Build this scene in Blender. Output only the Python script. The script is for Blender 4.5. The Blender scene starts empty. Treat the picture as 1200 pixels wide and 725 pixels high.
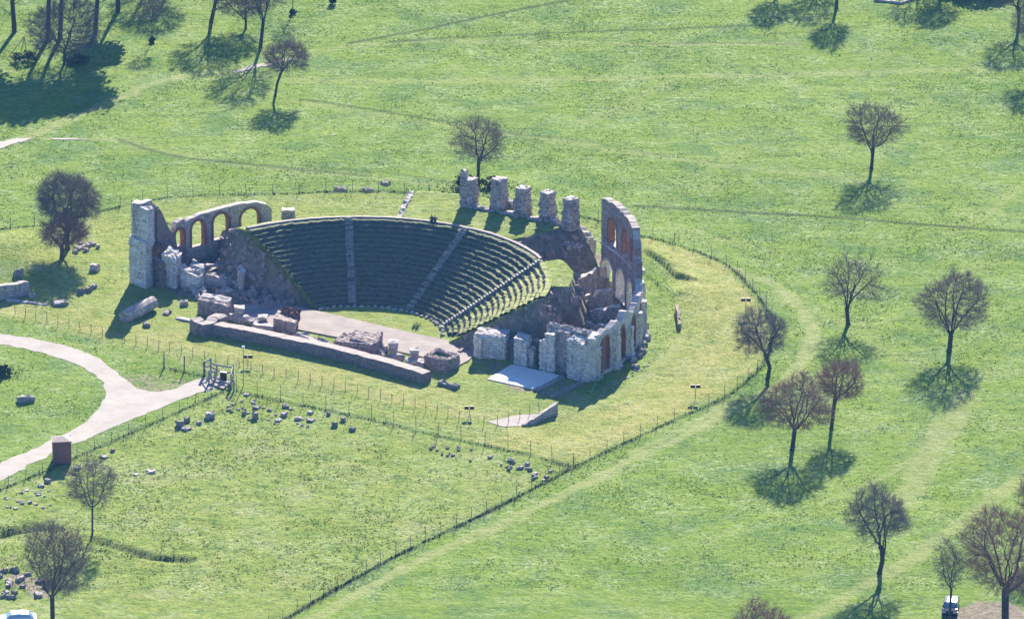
import bpy, math, random
import numpy as np
from mathutils import kdtree
PI = math.pi
SC = bpy.context.scene
COL = SC.collection
rng = np.random.default_rng(11)
random.seed(5)

# ------------------------------------------------------------------ camera
F, PITCH, GS = 10000.0, math.radians(19.0), 9.4      # focal length in photo px, pitch, px per metre at the middle
DIST = F / GS
CY, CZ = -DIST * math.cos(PITCH), DIST * math.sin(PITCH)
SP, CP = math.sin(PITCH), math.cos(PITCH)

def U(px, py, z=0.0):
    """world x, y of the ground (height z) seen at photo pixel px, py"""
    a = (px - 600.0) / F; b = (362.5 - py) / F
    dx, dy, dz = a, CP + b * SP, -SP + b * CP
    t = (z - CZ) / dz
    return (dx * t, CY + dy * t)

def PXM(y):
    """photo px per metre at world depth y, ground"""
    d = (y - CY) * CP + CZ * SP
    return F / d

# sun
SUN_EL, SUN_AZ = math.radians(27.0), math.radians(7.2)   # azimuth from +Y towards +X

# ------------------------------------------------------------------ theatre frame
OX, OY, TH = -19.3, -9.75, math.radians(33.2)
R0, R1, RISE, RING = 11.2, 23.8, 7.3, 34.4

def TP(r, phi):
    a = math.radians(phi) - TH
    return (OX + r * math.cos(a), OY + r * math.sin(a))

def phi_left(r):
    return 151.0 + 8.0 * (r - R0) / (R1 - R0)

# ------------------------------------------------------------------ noise helpers
def _hash(ix, iy, s):
    n = (ix.astype(np.int64) * 374761393 + iy.astype(np.int64) * 668265263 + s * 974634777) & 0x7fffffff
    n = ((n ^ (n >> 13)) * 1274126177) & 0x7fffffff
    n = (n ^ (n >> 16)) & 0xffff
    return n / 65535.0

def vnoise(x, y, s=0):
    x = np.asarray(x, float); y = np.asarray(y, float)
    ix, iy = np.floor(x), np.floor(y); fx, fy = x - ix, y - iy
    fx = fx * fx * (3 - 2 * fx); fy = fy * fy * (3 - 2 * fy)
    ix = ix.astype(np.int64); iy = iy.astype(np.int64)
    a = _hash(ix, iy, s); b = _hash(ix + 1, iy, s); c = _hash(ix, iy + 1, s); d = _hash(ix + 1, iy + 1, s)
    return (a * (1 - fx) + b * fx) * (1 - fy) + (c * (1 - fx) + d * fx) * fy

def fbm(x, y, s=0, o=4):
    v = 0; a = .5
    for i in range(o):
        v = v + a * vnoise(np.asarray(x) * 2 ** i, np.asarray(y) * 2 ** i, s + i * 7); a *= .5
    return v

def sm(a, b, x):
    t = np.clip((x - a) / (b - a), 0, 1); return t * t * (3 - 2 * t)

# ------------------------------------------------------------------ materials
def mat(name):
    m = bpy.data.materials.new(name); m.use_nodes = True
    nt = m.node_tree; nt.nodes.clear()
    out = nt.nodes.new('ShaderNodeOutputMaterial'); b = nt.nodes.new('ShaderNodeBsdfPrincipled')
    nt.links.new(b.outputs[0], out.inputs[0])
    b.inputs['Roughness'].default_value = .9
    b.inputs['Specular IOR Level'].default_value = .15
    return m, nt, b

class G:
    """tiny node-graph helper"""
    def __init__(s, nt):
        s.nt = nt; s.co = nt.nodes.new('ShaderNodeTexCoord').outputs['Object']
    def n(s, t, **k):
        nd = s.nt.nodes.new(t)
        for a, v in k.items(): setattr(nd, a, v)
        return nd
    def set(s, sock, v):
        if isinstance(v, bpy.types.NodeSocket): s.nt.links.new(v, sock)
        else: sock.default_value = v
    def vec(s, sc=(1, 1, 1), rot=(0, 0, 0)):
        m = s.n('ShaderNodeMapping'); s.set(m.inputs[0], s.co)
        m.inputs['Scale'].default_value = sc; m.inputs['Rotation'].default_value = rot
        return m.outputs[0]
    def noise(s, scale, detail=3, rough=.6, vec=None, dist=0.):
        t = s.n('ShaderNodeTexNoise'); s.set(t.inputs['Vector'], vec or s.co)
        t.inputs['Scale'].default_value = scale; t.inputs['Detail'].default_value = detail
        t.inputs['Roughness'].default_value = rough; t.inputs['Distortion'].default_value = dist
        return t.outputs[0]
    def ramp(s, f, stops, interp='LINEAR'):
        r = s.n('ShaderNodeValToRGB'); s.set(r.inputs[0], f); e = r.color_ramp.elements
        r.color_ramp.interpolation = interp
        while len(e) < len(stops): e.new(.5)
        for i, (p, c) in enumerate(stops):
            e[i].position = p; e[i].color = (c, c, c, 1) if isinstance(c, (int, float)) else (*c, 1)
        return r.outputs[0]
    def mix(s, f, a, b, mode='MIX'):
        m = s.n('ShaderNodeMix', data_type='RGBA', blend_type=mode)
        s.set(m.inputs[0], f)
        for i, v in ((6, a), (7, b)):
            if isinstance(v, tuple) and len(v) == 3: v = (*v, 1)
            s.set(m.inputs[i], v)
        return m.outputs[2]
    def math(s, op, a, b=0., clamp=False):
        m = s.n('ShaderNodeMath', operation=op, use_clamp=clamp); s.set(m.inputs[0], a); s.set(m.inputs[1], b)
        return m.outputs[0]
    def bump(s, b, h, strength=.5, dist=.1):
        k = s.n('ShaderNodeBump'); k.inputs['Strength'].default_value = strength; k.inputs['Distance'].default_value = dist
        s.set(k.inputs['Height'], h); s.nt.links.new(k.outputs[0], b.inputs['Normal'])

def mat_masonry(name, c0, c1, c2, course=.32, mortar=.25, stain=(.16, .13, .13), blotch=.5, bs=.8):
    m, nt, b = mat(name); g = G(nt)
    n1 = g.noise(.55, 5, .65); n2 = g.noise(3.2, 4, .7); n3 = g.noise(9, 2, .6)
    col = g.mix(g.ramp(n1, [(.35, 0.), (.62, 1.)]), c0, c1)
    col = g.mix(g.ramp(n2, [(.42, 0.), (.68, 1.)]), col, c2)
    st = g.noise(1.1, 5, .75, g.vec((1.6, 1.6, .45)))
    col = g.mix(g.math('MULTIPLY', g.ramp(st, [(.52, 0.), (.68, 1.)]), blotch), col, stain)
    sep = g.n('ShaderNodeSeparateXYZ'); g.set(sep.inputs[0], g.co)
    zz = g.math('MULTIPLY', sep.outputs[2], 1. / course)
    zz = g.math('ADD', zz, g.math('MULTIPLY', n2, .35))
    fr = g.math('FRACT', zz, 0.)
    jo = g.ramp(g.math('ABSOLUTE', g.math('SUBTRACT', fr, .5), 0.), [(.36, 0.), (.5, 1.)])
    cx_ = g.n('ShaderNodeCombineXYZ'); g.set(cx_.inputs[0], g.math('ADD', g.math('ADD', sep.outputs[0], g.math('MULTIPLY', sep.outputs[1], .8)), g.math('MULTIPLY', n1, .9))); g.set(cx_.inputs[1], g.math('ADD', sep.outputs[2], g.math('MULTIPLY', n1, .8)))
    bt = g.n('ShaderNodeTexBrick'); g.set(bt.inputs['Vector'], cx_.outputs[0]); bt.inputs['Scale'].default_value = 1.; bt.inputs['Brick Width'].default_value = course * 1.9; bt.inputs['Row Height'].default_value = course
    bt.inputs['Mortar Size'].default_value = course * .07; bt.inputs['Color1'].default_value = (.62, .62, .62, 1); bt.inputs['Color2'].default_value = (1.12, 1.12, 1.12, 1); bt.inputs['Mortar'].default_value = (.9, .9, .9, 1)
    col = g.mix(.5, col, bt.outputs['Color'], 'MULTIPLY')
    vj = bt.outputs['Fac']
    j = g.math('MAXIMUM', g.math('MULTIPLY', jo, .0), vj)
    col = g.mix(g.math('MULTIPLY', j, mortar), col, (stain[0] * .7, stain[1] * .7, stain[2] * .7))
    nt.links.new(col, b.inputs['Base Color'])
    h = g.math('SUBTRACT', g.math('ADD', n2, g.math('MULTIPLY', n3, .5)), g.math('MULTIPLY', j, .5))
    g.bump(b, h, bs, .12)
    return m

def mat_simple(name, c0, c1, scale=2., bump=.3, rough=.9, dist=.05):
    m, nt, b = mat(name); g = G(nt)
    n = g.noise(scale, 4, .65)
    nt.links.new(g.mix(g.ramp(n, [(.35, 0.), (.65, 1.)]), c0, c1), b.inputs['Base Color'])
    b.inputs['Roughness'].default_value = rough
    if bump: g.bump(b, n, bump, dist)
    return m

def mat_plain(name, c, rough=.5, metal=0., spec=.4):
    m, nt, b = mat(name); g = G(nt)
    n = g.noise(6., 2, .5)
    nt.links.new(g.mix(g.ramp(n, [(.3, 0.), (.7, 1.)]), tuple(x * .85 for x in c), c), b.inputs['Base Color'])
    b.inputs['Roughness'].default_value = rough; b.inputs['Metallic'].default_value = metal
    b.inputs['Specular IOR Level'].default_value = spec
    return m

M = {}
M['stone'] = mat_masonry('pale_limestone', (.74, .69, .63), (.58, .53, .50), (.84, .80, .75), .34, .6, (.19, .155, .14), .7)
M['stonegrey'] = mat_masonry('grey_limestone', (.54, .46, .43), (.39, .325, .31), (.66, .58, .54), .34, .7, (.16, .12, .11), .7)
M['cap'] = mat_simple('coping_stone', (.54, .47, .44), (.38, .33, .315), 2.5, .4)
M['brown'] = mat_masonry('brown_rubble_core', (.33, .24, .22), (.24, .175, .165), (.43, .33, .30), .18, .4, (.11, .08, .08), .45, .9)
M['inner'] = mat_masonry('purple_brown_inner_face', (.42, .32, .295), (.30, .23, .215), (.54, .44, .41), .35, .7, (.13, .095, .09), .7)
M['brick'] = mat_masonry('red_brick', (.34, .15, .09), (.25, .105, .07), (.42, .21, .14), .12, .35, (.14, .08, .07), .35, .5)
M['ledge'] = mat_simple('worn_ledge_top', (.42, .35, .32), (.29, .245, .23), 2.5, .5)
M['loose'] = mat_simple('weathered_stone', (.46, .41, .40), (.24, .21, .21), 3., .6)
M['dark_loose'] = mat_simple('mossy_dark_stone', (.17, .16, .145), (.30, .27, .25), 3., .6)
M['white'] = mat_masonry('white_slab_surface', (.84, .83, .80), (.76, .74, .70), (.82, .81, .79), 1.3, .25, (.45, .42, .38), .35, .1)
M['wood'] = mat_simple('grey_weathered_timber', (.42, .38, .34), (.27, .24, .21), 4., .3)
M['post'] = mat_simple('old_post_timber', (.20, .175, .15), (.12, .105, .09), 5., .2)
M['wire'] = mat_plain('galvanised_wire', (.10, .10, .10), .6, .3)
M['bark'] = mat_simple('dark_bark', (.050, .043, .044), (.085, .072, .072), 4., .5)
M['twig'] = mat_simple('purple_brown_twig', (.25, .175, .165), (.18, .13, .125), 1.5, 0)
M['twigred'] = mat_simple('reddish_twig', (.34, .195, .17), (.24, .135, .12), 1.5, 0)
M['twiggrey'] = mat_simple('grey_twig', (.23, .20, .18), (.165, .14, .13), 1.5, 0)
M['leaf'] = mat_simple('evergreen_leaf', (.035, .06, .028), (.02, .038, .02), 1., 0)
M['weed'] = mat_simple('weed_leaf', (.06, .085, .03), (.04, .055, .025), 1., 0)
M['metal_dark'] = mat_plain('black_lamp_housing', (.02, .02, .022), .5)
M['glass'] = mat_plain('lamp_glass', (.10, .11, .12), .1, 0., .6)
M['pole'] = mat_plain('pale_pole_metal', (.45, .45, .45), .45, .6)
M['kiosk'] = mat_plain('red_brown_painted_metal', (.26, .105, .10), .6)
M['kioskroof'] = mat_plain('dull_mauve_sheet_roof', (.30, .19, .20), .6)
M['green_hose'] = mat_plain('green_hose_plastic', (.10, .36, .10), .5)

# ------------------------------------------------------------------ mesh builder
class MB:
    def __init__(s): s.v = []; s.f = []; s.m = []
    def face(s, pts, mi=0):
        b = len(s.v); s.v += [tuple(p) for p in pts]; s.f.append(tuple(range(b, b + len(pts)))); s.m.append(mi)
    def box(s, c, size, rz=0., mi=0, tilt=None):
        x, y, z = size[0] / 2, size[1] / 2, size[2] / 2
        b = len(s.v); ca, sa = math.cos(rz), math.sin(rz)
        for dz in (-z, z):
            for dx, dy in ((-x, -y), (x, -y), (x, y), (-x, y)):
                s.v.append((c[0] + dx * ca - dy * sa, c[1] + dx * sa + dy * ca, c[2] + dz))
        for q in ((3, 2, 1, 0), (4, 5, 6, 7), (0, 1, 5, 4), (1, 2, 6, 5), (2, 3, 7, 6), (3, 0, 4, 7)):
            s.f.append(tuple(b + i for i in q)); s.m.append(mi)
    def tube(s, pts, rad, k=6, mi=0, cap=True):
        pts = [np.array(p, float) for p in pts]; rings = []
        for i, p in enumerate(pts):
            d = pts[min(i + 1, len(pts) - 1)] - pts[max(i - 1, 0)]; d /= (np.linalg.norm(d) + 1e-9)
            u = np.cross(d, (0, 0, 1.) if abs(d[2]) < .9 else (1., 0, 0)); u /= np.linalg.norm(u); w = np.cross(d, u)
            r = rad[i] if hasattr(rad, '__len__') else rad
            rings.append(len(s.v))
            for j in range(k):
                a = 2 * PI * j / k; s.v.append(tuple(p + r * (math.cos(a) * u + math.sin(a) * w)))
        for a, b in zip(rings, rings[1:]):
            for j in range(k):
                s.f.append((a + j, a + (j + 1) % k, b + (j + 1) % k, b + j)); s.m.append(mi)
        if cap:
            s.f.append(tuple(rings[0] + j for j in range(k))[::-1]); s.m.append(mi)
            s.f.append(tuple(rings[-1] + j for j in range(k))); s.m.append(mi)
    def rough(s, quad, z0, hs, n=4, jit=.08, mi=0, taper=0., seed=0, nz=None):
        if n >= 4: nz = (nz or n) * 2; n = n * 2; jit = jit * 1.15
        """rough masonry block: base quad (4 xy, ccw), top heights hs (4), subdivided and jittered"""
        q = [np.array(p, float) for p in quad]; c = sum(q) / 4
        nz = nz or n; rr = np.random.default_rng(seed + 77)
        idx = {}
        def P(i, j, k):
            if (i, j, k) in idx: return idx[(i, j, k)]
            u, v, w = i / n, j / n, k / nz
            p = (q[0] * (1 - u) + q[1] * u) * (1 - v) + (q[3] * (1 - u) + q[2] * u) * v
            h = (hs[0] * (1 - u) + hs[1] * u) * (1 - v) + (hs[3] * (1 - u) + hs[2] * u) * v
            p = p + (c - p) * taper * w
            o = rr.normal(size=3) * jit
            if k == 0: o[2] = 0
            idx[(i, j, k)] = len(s.v); s.v.append((p[0] + o[0], p[1] + o[1], z0 + (h - z0) * w + o[2]))
            return idx[(i, j, k)]
        def F_(a, b, c_, d): s.f.append((a, b, c_, d)); s.m.append(mi)
        for i in range(n):
            for j in range(n): F_(P(i, j, nz), P(i + 1, j, nz), P(i + 1, j + 1, nz), P(i, j + 1, nz))
        for k in range(nz):
            for i in range(n):
                F_(P(i, 0, k), P(i + 1, 0, k), P(i + 1, 0, k + 1), P(i, 0, k + 1))
                F_(P(i + 1, n, k), P(i, n, k), P(i, n, k + 1), P(i + 1, n, k + 1))
                F_(P(n, i, k), P(n, i + 1, k), P(n, i + 1, k + 1), P(n, i, k + 1))
                F_(P(0, i + 1, k), P(0, i, k), P(0, i, k + 1), P(0, i + 1, k + 1))
    def build(s, name, m, parent=None, origin=None, smooth=False):
        me = bpy.data.meshes.new(name)
        v = np.array(s.v, float)
        o = bpy.data.objects.new(name, me); COL.objects.link(o)
        org = np.zeros(3)
        if parent is not None: o.parent = parent; org = np.array(parent.location)
        elif origin is not None: org = np.array(origin, float); o.location = origin
        me.from_pydata((v - org).tolist(), [], s.f)
        for mm in (m if isinstance(m, (list, tuple)) else [m]): me.materials.append(mm)
        if any(s.m): me.polygons.foreach_set('material_index', s.m)
        if smooth: me.polygons.foreach_set('use_smooth', [True] * len(me.polygons))
        me.update()
        return o

def np_mesh(name, v, f, m, parent=None, origin=(0, 0, 0), smooth=False, mats=None):
    """fast mesh from arrays, f (n,3) or (n,4)"""
    me = bpy.data.meshes.new(name); v = np.asarray(v, np.float32) - np.array(origin, np.float32)
    f = np.asarray(f, np.int32); k = f.shape[1]
    me.vertices.add(len(v)); me.vertices.foreach_set('co', v.ravel())
    me.loops.add(f.size); me.loops.foreach_set('vertex_index', f.ravel())
    me.polygons.add(len(f)); me.polygons.foreach_set('loop_start', np.arange(len(f), dtype=np.int32) * k)
    for mm in (m if isinstance(m, (list, tuple)) else [m]): me.materials.append(mm)
    if mats is not None: me.polygons.foreach_set('material_index', np.asarray(mats, np.int32))
    me.polygons.foreach_set('use_smooth', np.full(len(f), smooth))
    me.update(calc_edges=True)
    o = bpy.data.objects.new(name, me); COL.objects.link(o)
    if parent is not None: o.parent = parent
    else: o.location = origin
    return o

def tag(o, label, cat, group=None):
    o['label'] = label; o['category'] = cat
    if group: o['group'] = group
    return o

def thing(name, loc, label, cat, group=None):
    o = bpy.data.objects.new(name, None); COL.objects.link(o); o.location = loc
    return tag(o, label, cat, group)

# ------------------------------------------------------------------ polyline tools
def poly_px(pts, z=0.): return np.array([U(a, b, z) for a, b in pts])
def dist_line(X, Y, L):
    d = np.full(X.shape, 1e9)
    for (x0, y0), (x1, y1) in zip(L[:-1], L[1:]):
        dx, dy = x1 - x0, y1 - y0; t = np.clip(((X - x0) * dx + (Y - y0) * dy) / (dx * dx + dy * dy + 1e-9), 0, 1)
        d = np.minimum(d, np.hypot(X - x0 - t * dx, Y - y0 - t * dy))
    return d
def inside(X, Y, L):
    r = np.zeros(X.shape, bool); n = len(L)
    for i in range(n):
        (x0, y0), (x1, y1) = L[i], L[(i + 1) % n]
        c = ((y0 > Y) != (y1 > Y)); r ^= c & (X < (x1 - x0) * (Y - y0) / (y1 - y0 + 1e-12) + x0)
    return r
def smooth_line(P, n=6):
    """Catmull-Rom resample"""
    P = np.asarray(P, float); Q = np.vstack([2 * P[0] - P[1], P, 2 * P[-1] - P[-2]]); out = []
    for i in range(1, len(Q) - 2):
        a, b, c, d = Q[i - 1], Q[i], Q[i + 1], Q[i + 2]
        for t in np.linspace(0, 1, n, endpoint=False):
            out.append(.5 * (2 * b + (c - a) * t + (2 * a - 5 * b + 4 * c - d) * t * t + (3 * b - a - 3 * c + d) * t ** 3))
    out.append(P[-1]); return np.array(out)

# ------------------------------------------------------------------ site lines (photo px -> ground)
FENCE_MAIN = smooth_line(poly_px([(-40, 283), (0, 273), (60, 262), (120, 246), (175, 234), (240, 228), (330, 227), (400, 225), (470, 226), (545, 236), (620, 246), (690, 256), (750, 277), (800, 290), (850, 310), (880, 338), (905, 372), (906, 400), (890, 432), (850, 465), (790, 492), (730, 520), (672, 548)]), 6)
FENCE_LOW = smooth_line(poly_px([(672, 548), (610, 580), (540, 614), (470, 648), (400, 686), (340, 722), (280, 756)]), 6)
FENCE_FIELD = smooth_line(poly_px([(277, 458), (300, 464), (340, 472), (440, 493), (520, 512), (610, 531), (672, 548)]), 6)
FENCE_STAGE = smooth_line(poly_px([(18, 368), (43, 375), (198, 412), (300, 435), (400, 457), (479, 476), (562, 498), (600, 493), (632, 482)]), 6)
FENCE_ROAD = smooth_line(poly_px([(-30, 588), (0, 574), (88, 535), (165, 502), (226, 475), (250, 464), (268, 457)]), 6)
FENCE_GATE = smooth_line(poly_px([(192, 431), (215, 436), (240, 441)]), 6)
ROAD = poly_px([(-60, 384), (0, 391), (40, 397), (80, 406), (112, 418), (138, 436), (152, 448), (166, 456), (185, 459), (205, 455), (238, 443), (262, 448), (250, 455), (225, 463), (190, 477), (150, 493), (110, 510), (60, 532), (0, 563), (-60, 592), (-60, 572), (0, 543), (55, 519), (85, 504), (108, 488), (121, 470), (123, 456), (115, 443), (100, 432), (75, 422), (40, 411), (0, 403), (-60, 398)])

# ------------------------------------------------------------------ ground
def axis(lo, hi, step, far):
    a = np.arange(lo, hi + step, step); out = []; d = step; x = hi
    ext = []
    while x < far:
        d *= 1.22; x += d; ext.append(x)
    d = step; x = lo; pre = []
    while x > -far:
        d *= 1.22; x -= d; pre.append(x)
    return np.concatenate([pre[::-1], a, ext])

def ground_masks(X, Y):
    """r dry/mown, g rough meadow, b bare earth, a pale track"""
    wob = (fbm(X * .12, Y * .12, 3) - .5) * 5
    n1 = fbm(X * .35, Y * .35, 9); n2 = fbm(X * 1.1, Y * 1.1, 21)
    enc = np.vstack([FENCE_MAIN, poly_px([(672, 548), (610, 531), (520, 512), (440, 493), (340, 472), (277, 458), (198, 425), (100, 398), (20, 378), (-40, 360)])])
    ins = inside(X, Y, enc).astype(float)
    d = dist_line(X, Y, np.vstack([enc, enc[:1]]))
    e = ins * sm(0, 1.2, d + (n1 - .5))
    # how dry: strong at right, around the rim and the mown strip in front of the fence
    strip = smooth_line(poly_px([(-20, 360), (60, 378), (200, 408), (330, 436), (450, 463), (540, 488), (600, 515), (680, 520), (760, 475), (850, 420), (870, 370), (830, 320), (760, 290)]), 4)
    ds = dist_line(X, Y, strip)
    dry = e * (.42 + .5 * (1 - sm(1., 9., ds)) + .5 * (n1 - .5))
    arc = [(690, 470), (740, 440), (775, 415), (790, 400)]
    dry = np.maximum(dry, e * .95 * (1 - sm(.3, 2.2, dist_line(X, Y, smooth_line(poly_px(arc))) + wob * .1)))
    ring2 = [(700, 462), (745, 425), (763, 385), (765, 345), (755, 310)]
    dry = dry * (1 - .75 * (1 - sm(1.5, 4.5, dist_line(X, Y, smooth_line(poly_px(ring2))))))
    dry = np.where(inside(X, Y, enc) & (dist_line(X, Y, smooth_line(poly_px([(20, 383), (200, 423), (300, 447), (420, 477), (560, 505)]))) < 3.5), dry * .55, dry)
    field = np.vstack([FENCE_ROAD, FENCE_FIELD, FENCE_LOW, poly_px([(-40, 760)])])
    rough = inside(X, Y, field).astype(float) * sm(0, 1.0, dist_line(X, Y, np.vstack([field, field[:1]])))
    # pale worn tracks over the meadow
    tr = np.zeros(X.shape)
    def track(px, w, s):
        nonlocal tr
        L = smooth_line(poly_px(px)); dd = dist_line(X, Y, L) + (n1 - .5) * w * 1.1
        tr = np.maximum(tr, s * (1 - sm(w * .25, w, dd)) * (.55 + .9 * n2))
    track([(-10, 172), (60, 148), (130, 118), (180, 98), (215, 88)], 1.6, 1.0)
    track([(215, 88), (270, 82), (330, 92), (480, 95), (640, 92), (900, 87), (1210, 80)], 2.0, .62)
    track([(340, 62), (440, 52), (520, 48), (700, 50), (800, 52), (930, 51)], 1.3, .6)
    track([(55, 161), (115, 162), (150, 165)], .8, 1.1)
    track([(150, 168), (262, 192), (340, 199), (440, 208), (560, 224), (700, 238)], 1.4, .55)
    track([(340, 118), (480, 142), (640, 163), (760, 182), (860, 196), (960, 206), (1040, 222)], 1.5, .55)
    track([(700, 236), (790, 262), (860, 285), (930, 300)], 1.3, .4)
    track([(680, 145), (720, 128), (765, 105), (800, 88)], 1.8, .45)
    track([(775, 245), (820, 210), (880, 170)], 1.2, .35)
    track([(1115, 275), (1150, 252), (1185, 228), (1215, 210)], 1.2, .5)
    track([(850, 312), (900, 330), (929, 351), (948, 376), (951, 400), (938, 425), (915, 450), (858, 478), (803, 510), (745, 535), (690, 564), (600, 606), (500, 652), (420, 695), (350, 735)], 1.25, 1.15)
    track([(860, 468), (800, 502), (740, 530)], 1.0, .9)
    track([(1056, 592), (1078, 555), (1100, 515), (1118, 485), (1130, 462)], 2.6, 1.0)
    track([(930, 735), (1000, 692), (1060, 660), (1110, 624), (1160, 585), (1210, 548)], 1.7, .95)
    track([(860, 320), (960, 370), (1080, 430), (1210, 440)], 2.5, .25)
    track([(960, 590), (1030, 560), (1085, 527)], .8, .8)
    track([(1075, 365), (1140, 320), (1210, 285)], 1.6, .4)
    track([(0, 385), (120, 412), (200, 432)], 1.2, .4)
    track([(690, 478), (740, 452), (780, 420), (800, 395)], 1.1, .9)
    # bare earth
    ba = np.zeros(X.shape)
    def bare(px, w, s, closed=False, ns=1.):
        nonlocal ba
        L = poly_px(px)
        if closed:
            q = np.vstack([L, L[:1]]); dd = dist_line(X, Y, q); dd = np.where(inside(X, Y, L), -dd, dd)
        else: dd = dist_line(X, Y, smooth_line(L))
        ba = np.maximum(ba, s * (1 - sm(-w * .3, w, dd + (n1 - .5) * w * 2 * ns)) * (.5 + n2))
    rut_shade_weeds = np.zeros(X.shape)  # thin dark lines: shade lying in ruts, put into the ground colour
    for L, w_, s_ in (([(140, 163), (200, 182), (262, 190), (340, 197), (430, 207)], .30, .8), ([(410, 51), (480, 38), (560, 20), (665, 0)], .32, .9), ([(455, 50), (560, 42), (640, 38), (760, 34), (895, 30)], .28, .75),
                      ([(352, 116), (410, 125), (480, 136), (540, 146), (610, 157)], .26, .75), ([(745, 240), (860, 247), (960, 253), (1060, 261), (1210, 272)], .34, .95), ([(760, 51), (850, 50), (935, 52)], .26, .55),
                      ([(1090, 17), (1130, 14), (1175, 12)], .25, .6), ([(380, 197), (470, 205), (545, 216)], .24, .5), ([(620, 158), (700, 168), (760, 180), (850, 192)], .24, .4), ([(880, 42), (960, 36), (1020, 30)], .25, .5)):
        rut_shade_weeds = np.maximum(rut_shade_weeds, s_ * (.55 + .7 * n1) * (1 - sm(.14, w_ + .36, dist_line(X, Y, smooth_line(poly_px(L))) + (n1 - .5) * .5)))
    for L in (FENCE_MAIN, FENCE_LOW, FENCE_FIELD, FENCE_ROAD, FENCE_GATE):  # fence feet in the same mask: dark growth plus painted fence shade
        rut_shade_weeds = np.maximum(rut_shade_weeds, (.85 if L is FENCE_LOW else .62) * (1 - sm(.1, .5, dist_line(X, Y, L) + (n1 - .5) * 1.1)))
    rut_shade_weeds = np.maximum(rut_shade_weeds, .6 * (1 - sm(.1, 1.2, dist_line(X, Y, smooth_line(poly_px([(112, 634), (150, 643), (180, 652), (222, 656)]))) + (n1 - .5) * 1.2)))  # the two ditch lines are darkened in the same mask
    rut_shade_weeds = np.maximum(rut_shade_weeds, .7 * (1 - sm(.3, 1.6, dist_line(X, Y, smooth_line(poly_px([(0, 626), (20, 621), (45, 616)]))) + (n1 - .5) * 1.2)))
    global RUT_SHADE_WEEDS; RUT_SHADE_WEEDS = rut_shade_weeds
    bare([(640, 440), (690, 445), (745, 395), (748, 340), (700, 300), (640, 290), (640, 330), (560, 400)], 1.2, 1., True)
    bare([(185, 335), (300, 372), (370, 362), (300, 300), (210, 305)], 1.5, .8, True)
    bare([(140, 445), (200, 440), (235, 447), (190, 465)], 1.5, .55, True, 2)
    bare([(0, 170), (20, 163), (38, 160)], 1.2, .9)
    bare([(560, 420), (660, 445), (680, 470), (600, 455)], 1.0, .6, True)
    bare([(1080, 735), (1140, 708), (1180, 706), (1230, 735)], 2., 1.1, True)
    bare([(0, 15), (40, 10), (100, 5), (190, 15), (260, 2)], 2.5, .35, False, 2)
    bare([(0, 655), (20, 670), (45, 690)], 2.0, .7, False, 2)
    for c in ((1028, 190, 2.2), (1120, 405, 3.5), (1000, 378, 2.), (985, 495, 2.4), (1000, 650, 2.5), (335, 105, 2.)):
        x, y = U(c[0], c[1]); ba = np.maximum(ba, .35 * (1 - sm(.2, 1, np.hypot(X - x, Y - y) / c[2] + (n1 - .5))))
    return np.clip(np.stack([dry, rough, ba, tr], -1), 0, 1.3)

def ground_z(X, Y):
    """gentle relief"""
    z = (fbm(X * .05, Y * .05, 31, 3) - .5) * .5 * sm(30, 60, np.hypot(X - OX, Y - OY))
    def mound(px, py, r, h, ry=None):
        x, y = U(px, py); q = np.hypot((X - x) / r, (Y - y) / (ry or r)); return h * np.exp(-q * q)
    z = z + mound(10, 300, 6, 1.6, 9) + mound(806, 345, 4, .5, 5)
    for pts_, hh_, dec in (([(748, 294), (762, 301), (778, 311), (792, 327), (806, 331), (826, 335)], .8, 5.), ([(752, 322), (764, 330), (776, 342), (788, 347)], .6, 3.), ([(786, 352), (800, 350), (816, 352)], .5, 3.)):
        L = poly_px(pts_); s_ = Y - np.interp(X, L[:, 0], L[:, 1]); wx = sm(L[0, 0] - .5, L[0, 0] + 2., X) * sm(L[-1, 0] + .5, L[-1, 0] - 2.5, X)
        z = z + hh_ * wx * np.where(s_ > 0, np.exp(-np.maximum(s_, 0) / dec), 0) * sm(-.1, 1.1, s_)
    L = smooth_line(poly_px([(110, 632), (150, 643), (180, 652), (220, 655)])); z = z - .35 * np.exp(-(dist_line(X, Y, L) / .8) ** 2) + .10 * np.exp(-((dist_line(X, Y, L) - 1.6) / 1.0) ** 2)
    L = smooth_line(poly_px([(0, 625), (20, 620), (45, 616)])); z = z - .6 * np.exp(-(dist_line(X, Y, L) / 1.1) ** 2)
    ru = fbm(X * .8, Y * .8, 41, 3) - .5
    field = np.vstack([FENCE_ROAD, FENCE_FIELD, FENCE_LOW, poly_px([(-40, 760)])])
    z = z + ru * np.where(inside(X, Y, field), .22, .10)
    rd = np.vstack([ROAD, ROAD[:1]])
    dr = np.where(inside(X, Y, ROAD), 0, dist_line(X, Y, rd))
    z = z * sm(.2, 2.5, dr)
    r = np.hypot(X - OX, Y - OY); z = np.where(r < 36, np.minimum(z, 0) * .3 - .01, z)
    return z

def gz(x, y): return float(ground_z(np.array([x]), np.array([y]))[0])
def UG(px, py):
    x, y = U(px, py); z = gz(x, y)
    for _ in range(3):
        x, y = U(px, py, z); z = gz(x, y)
    return x, y, z

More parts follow.
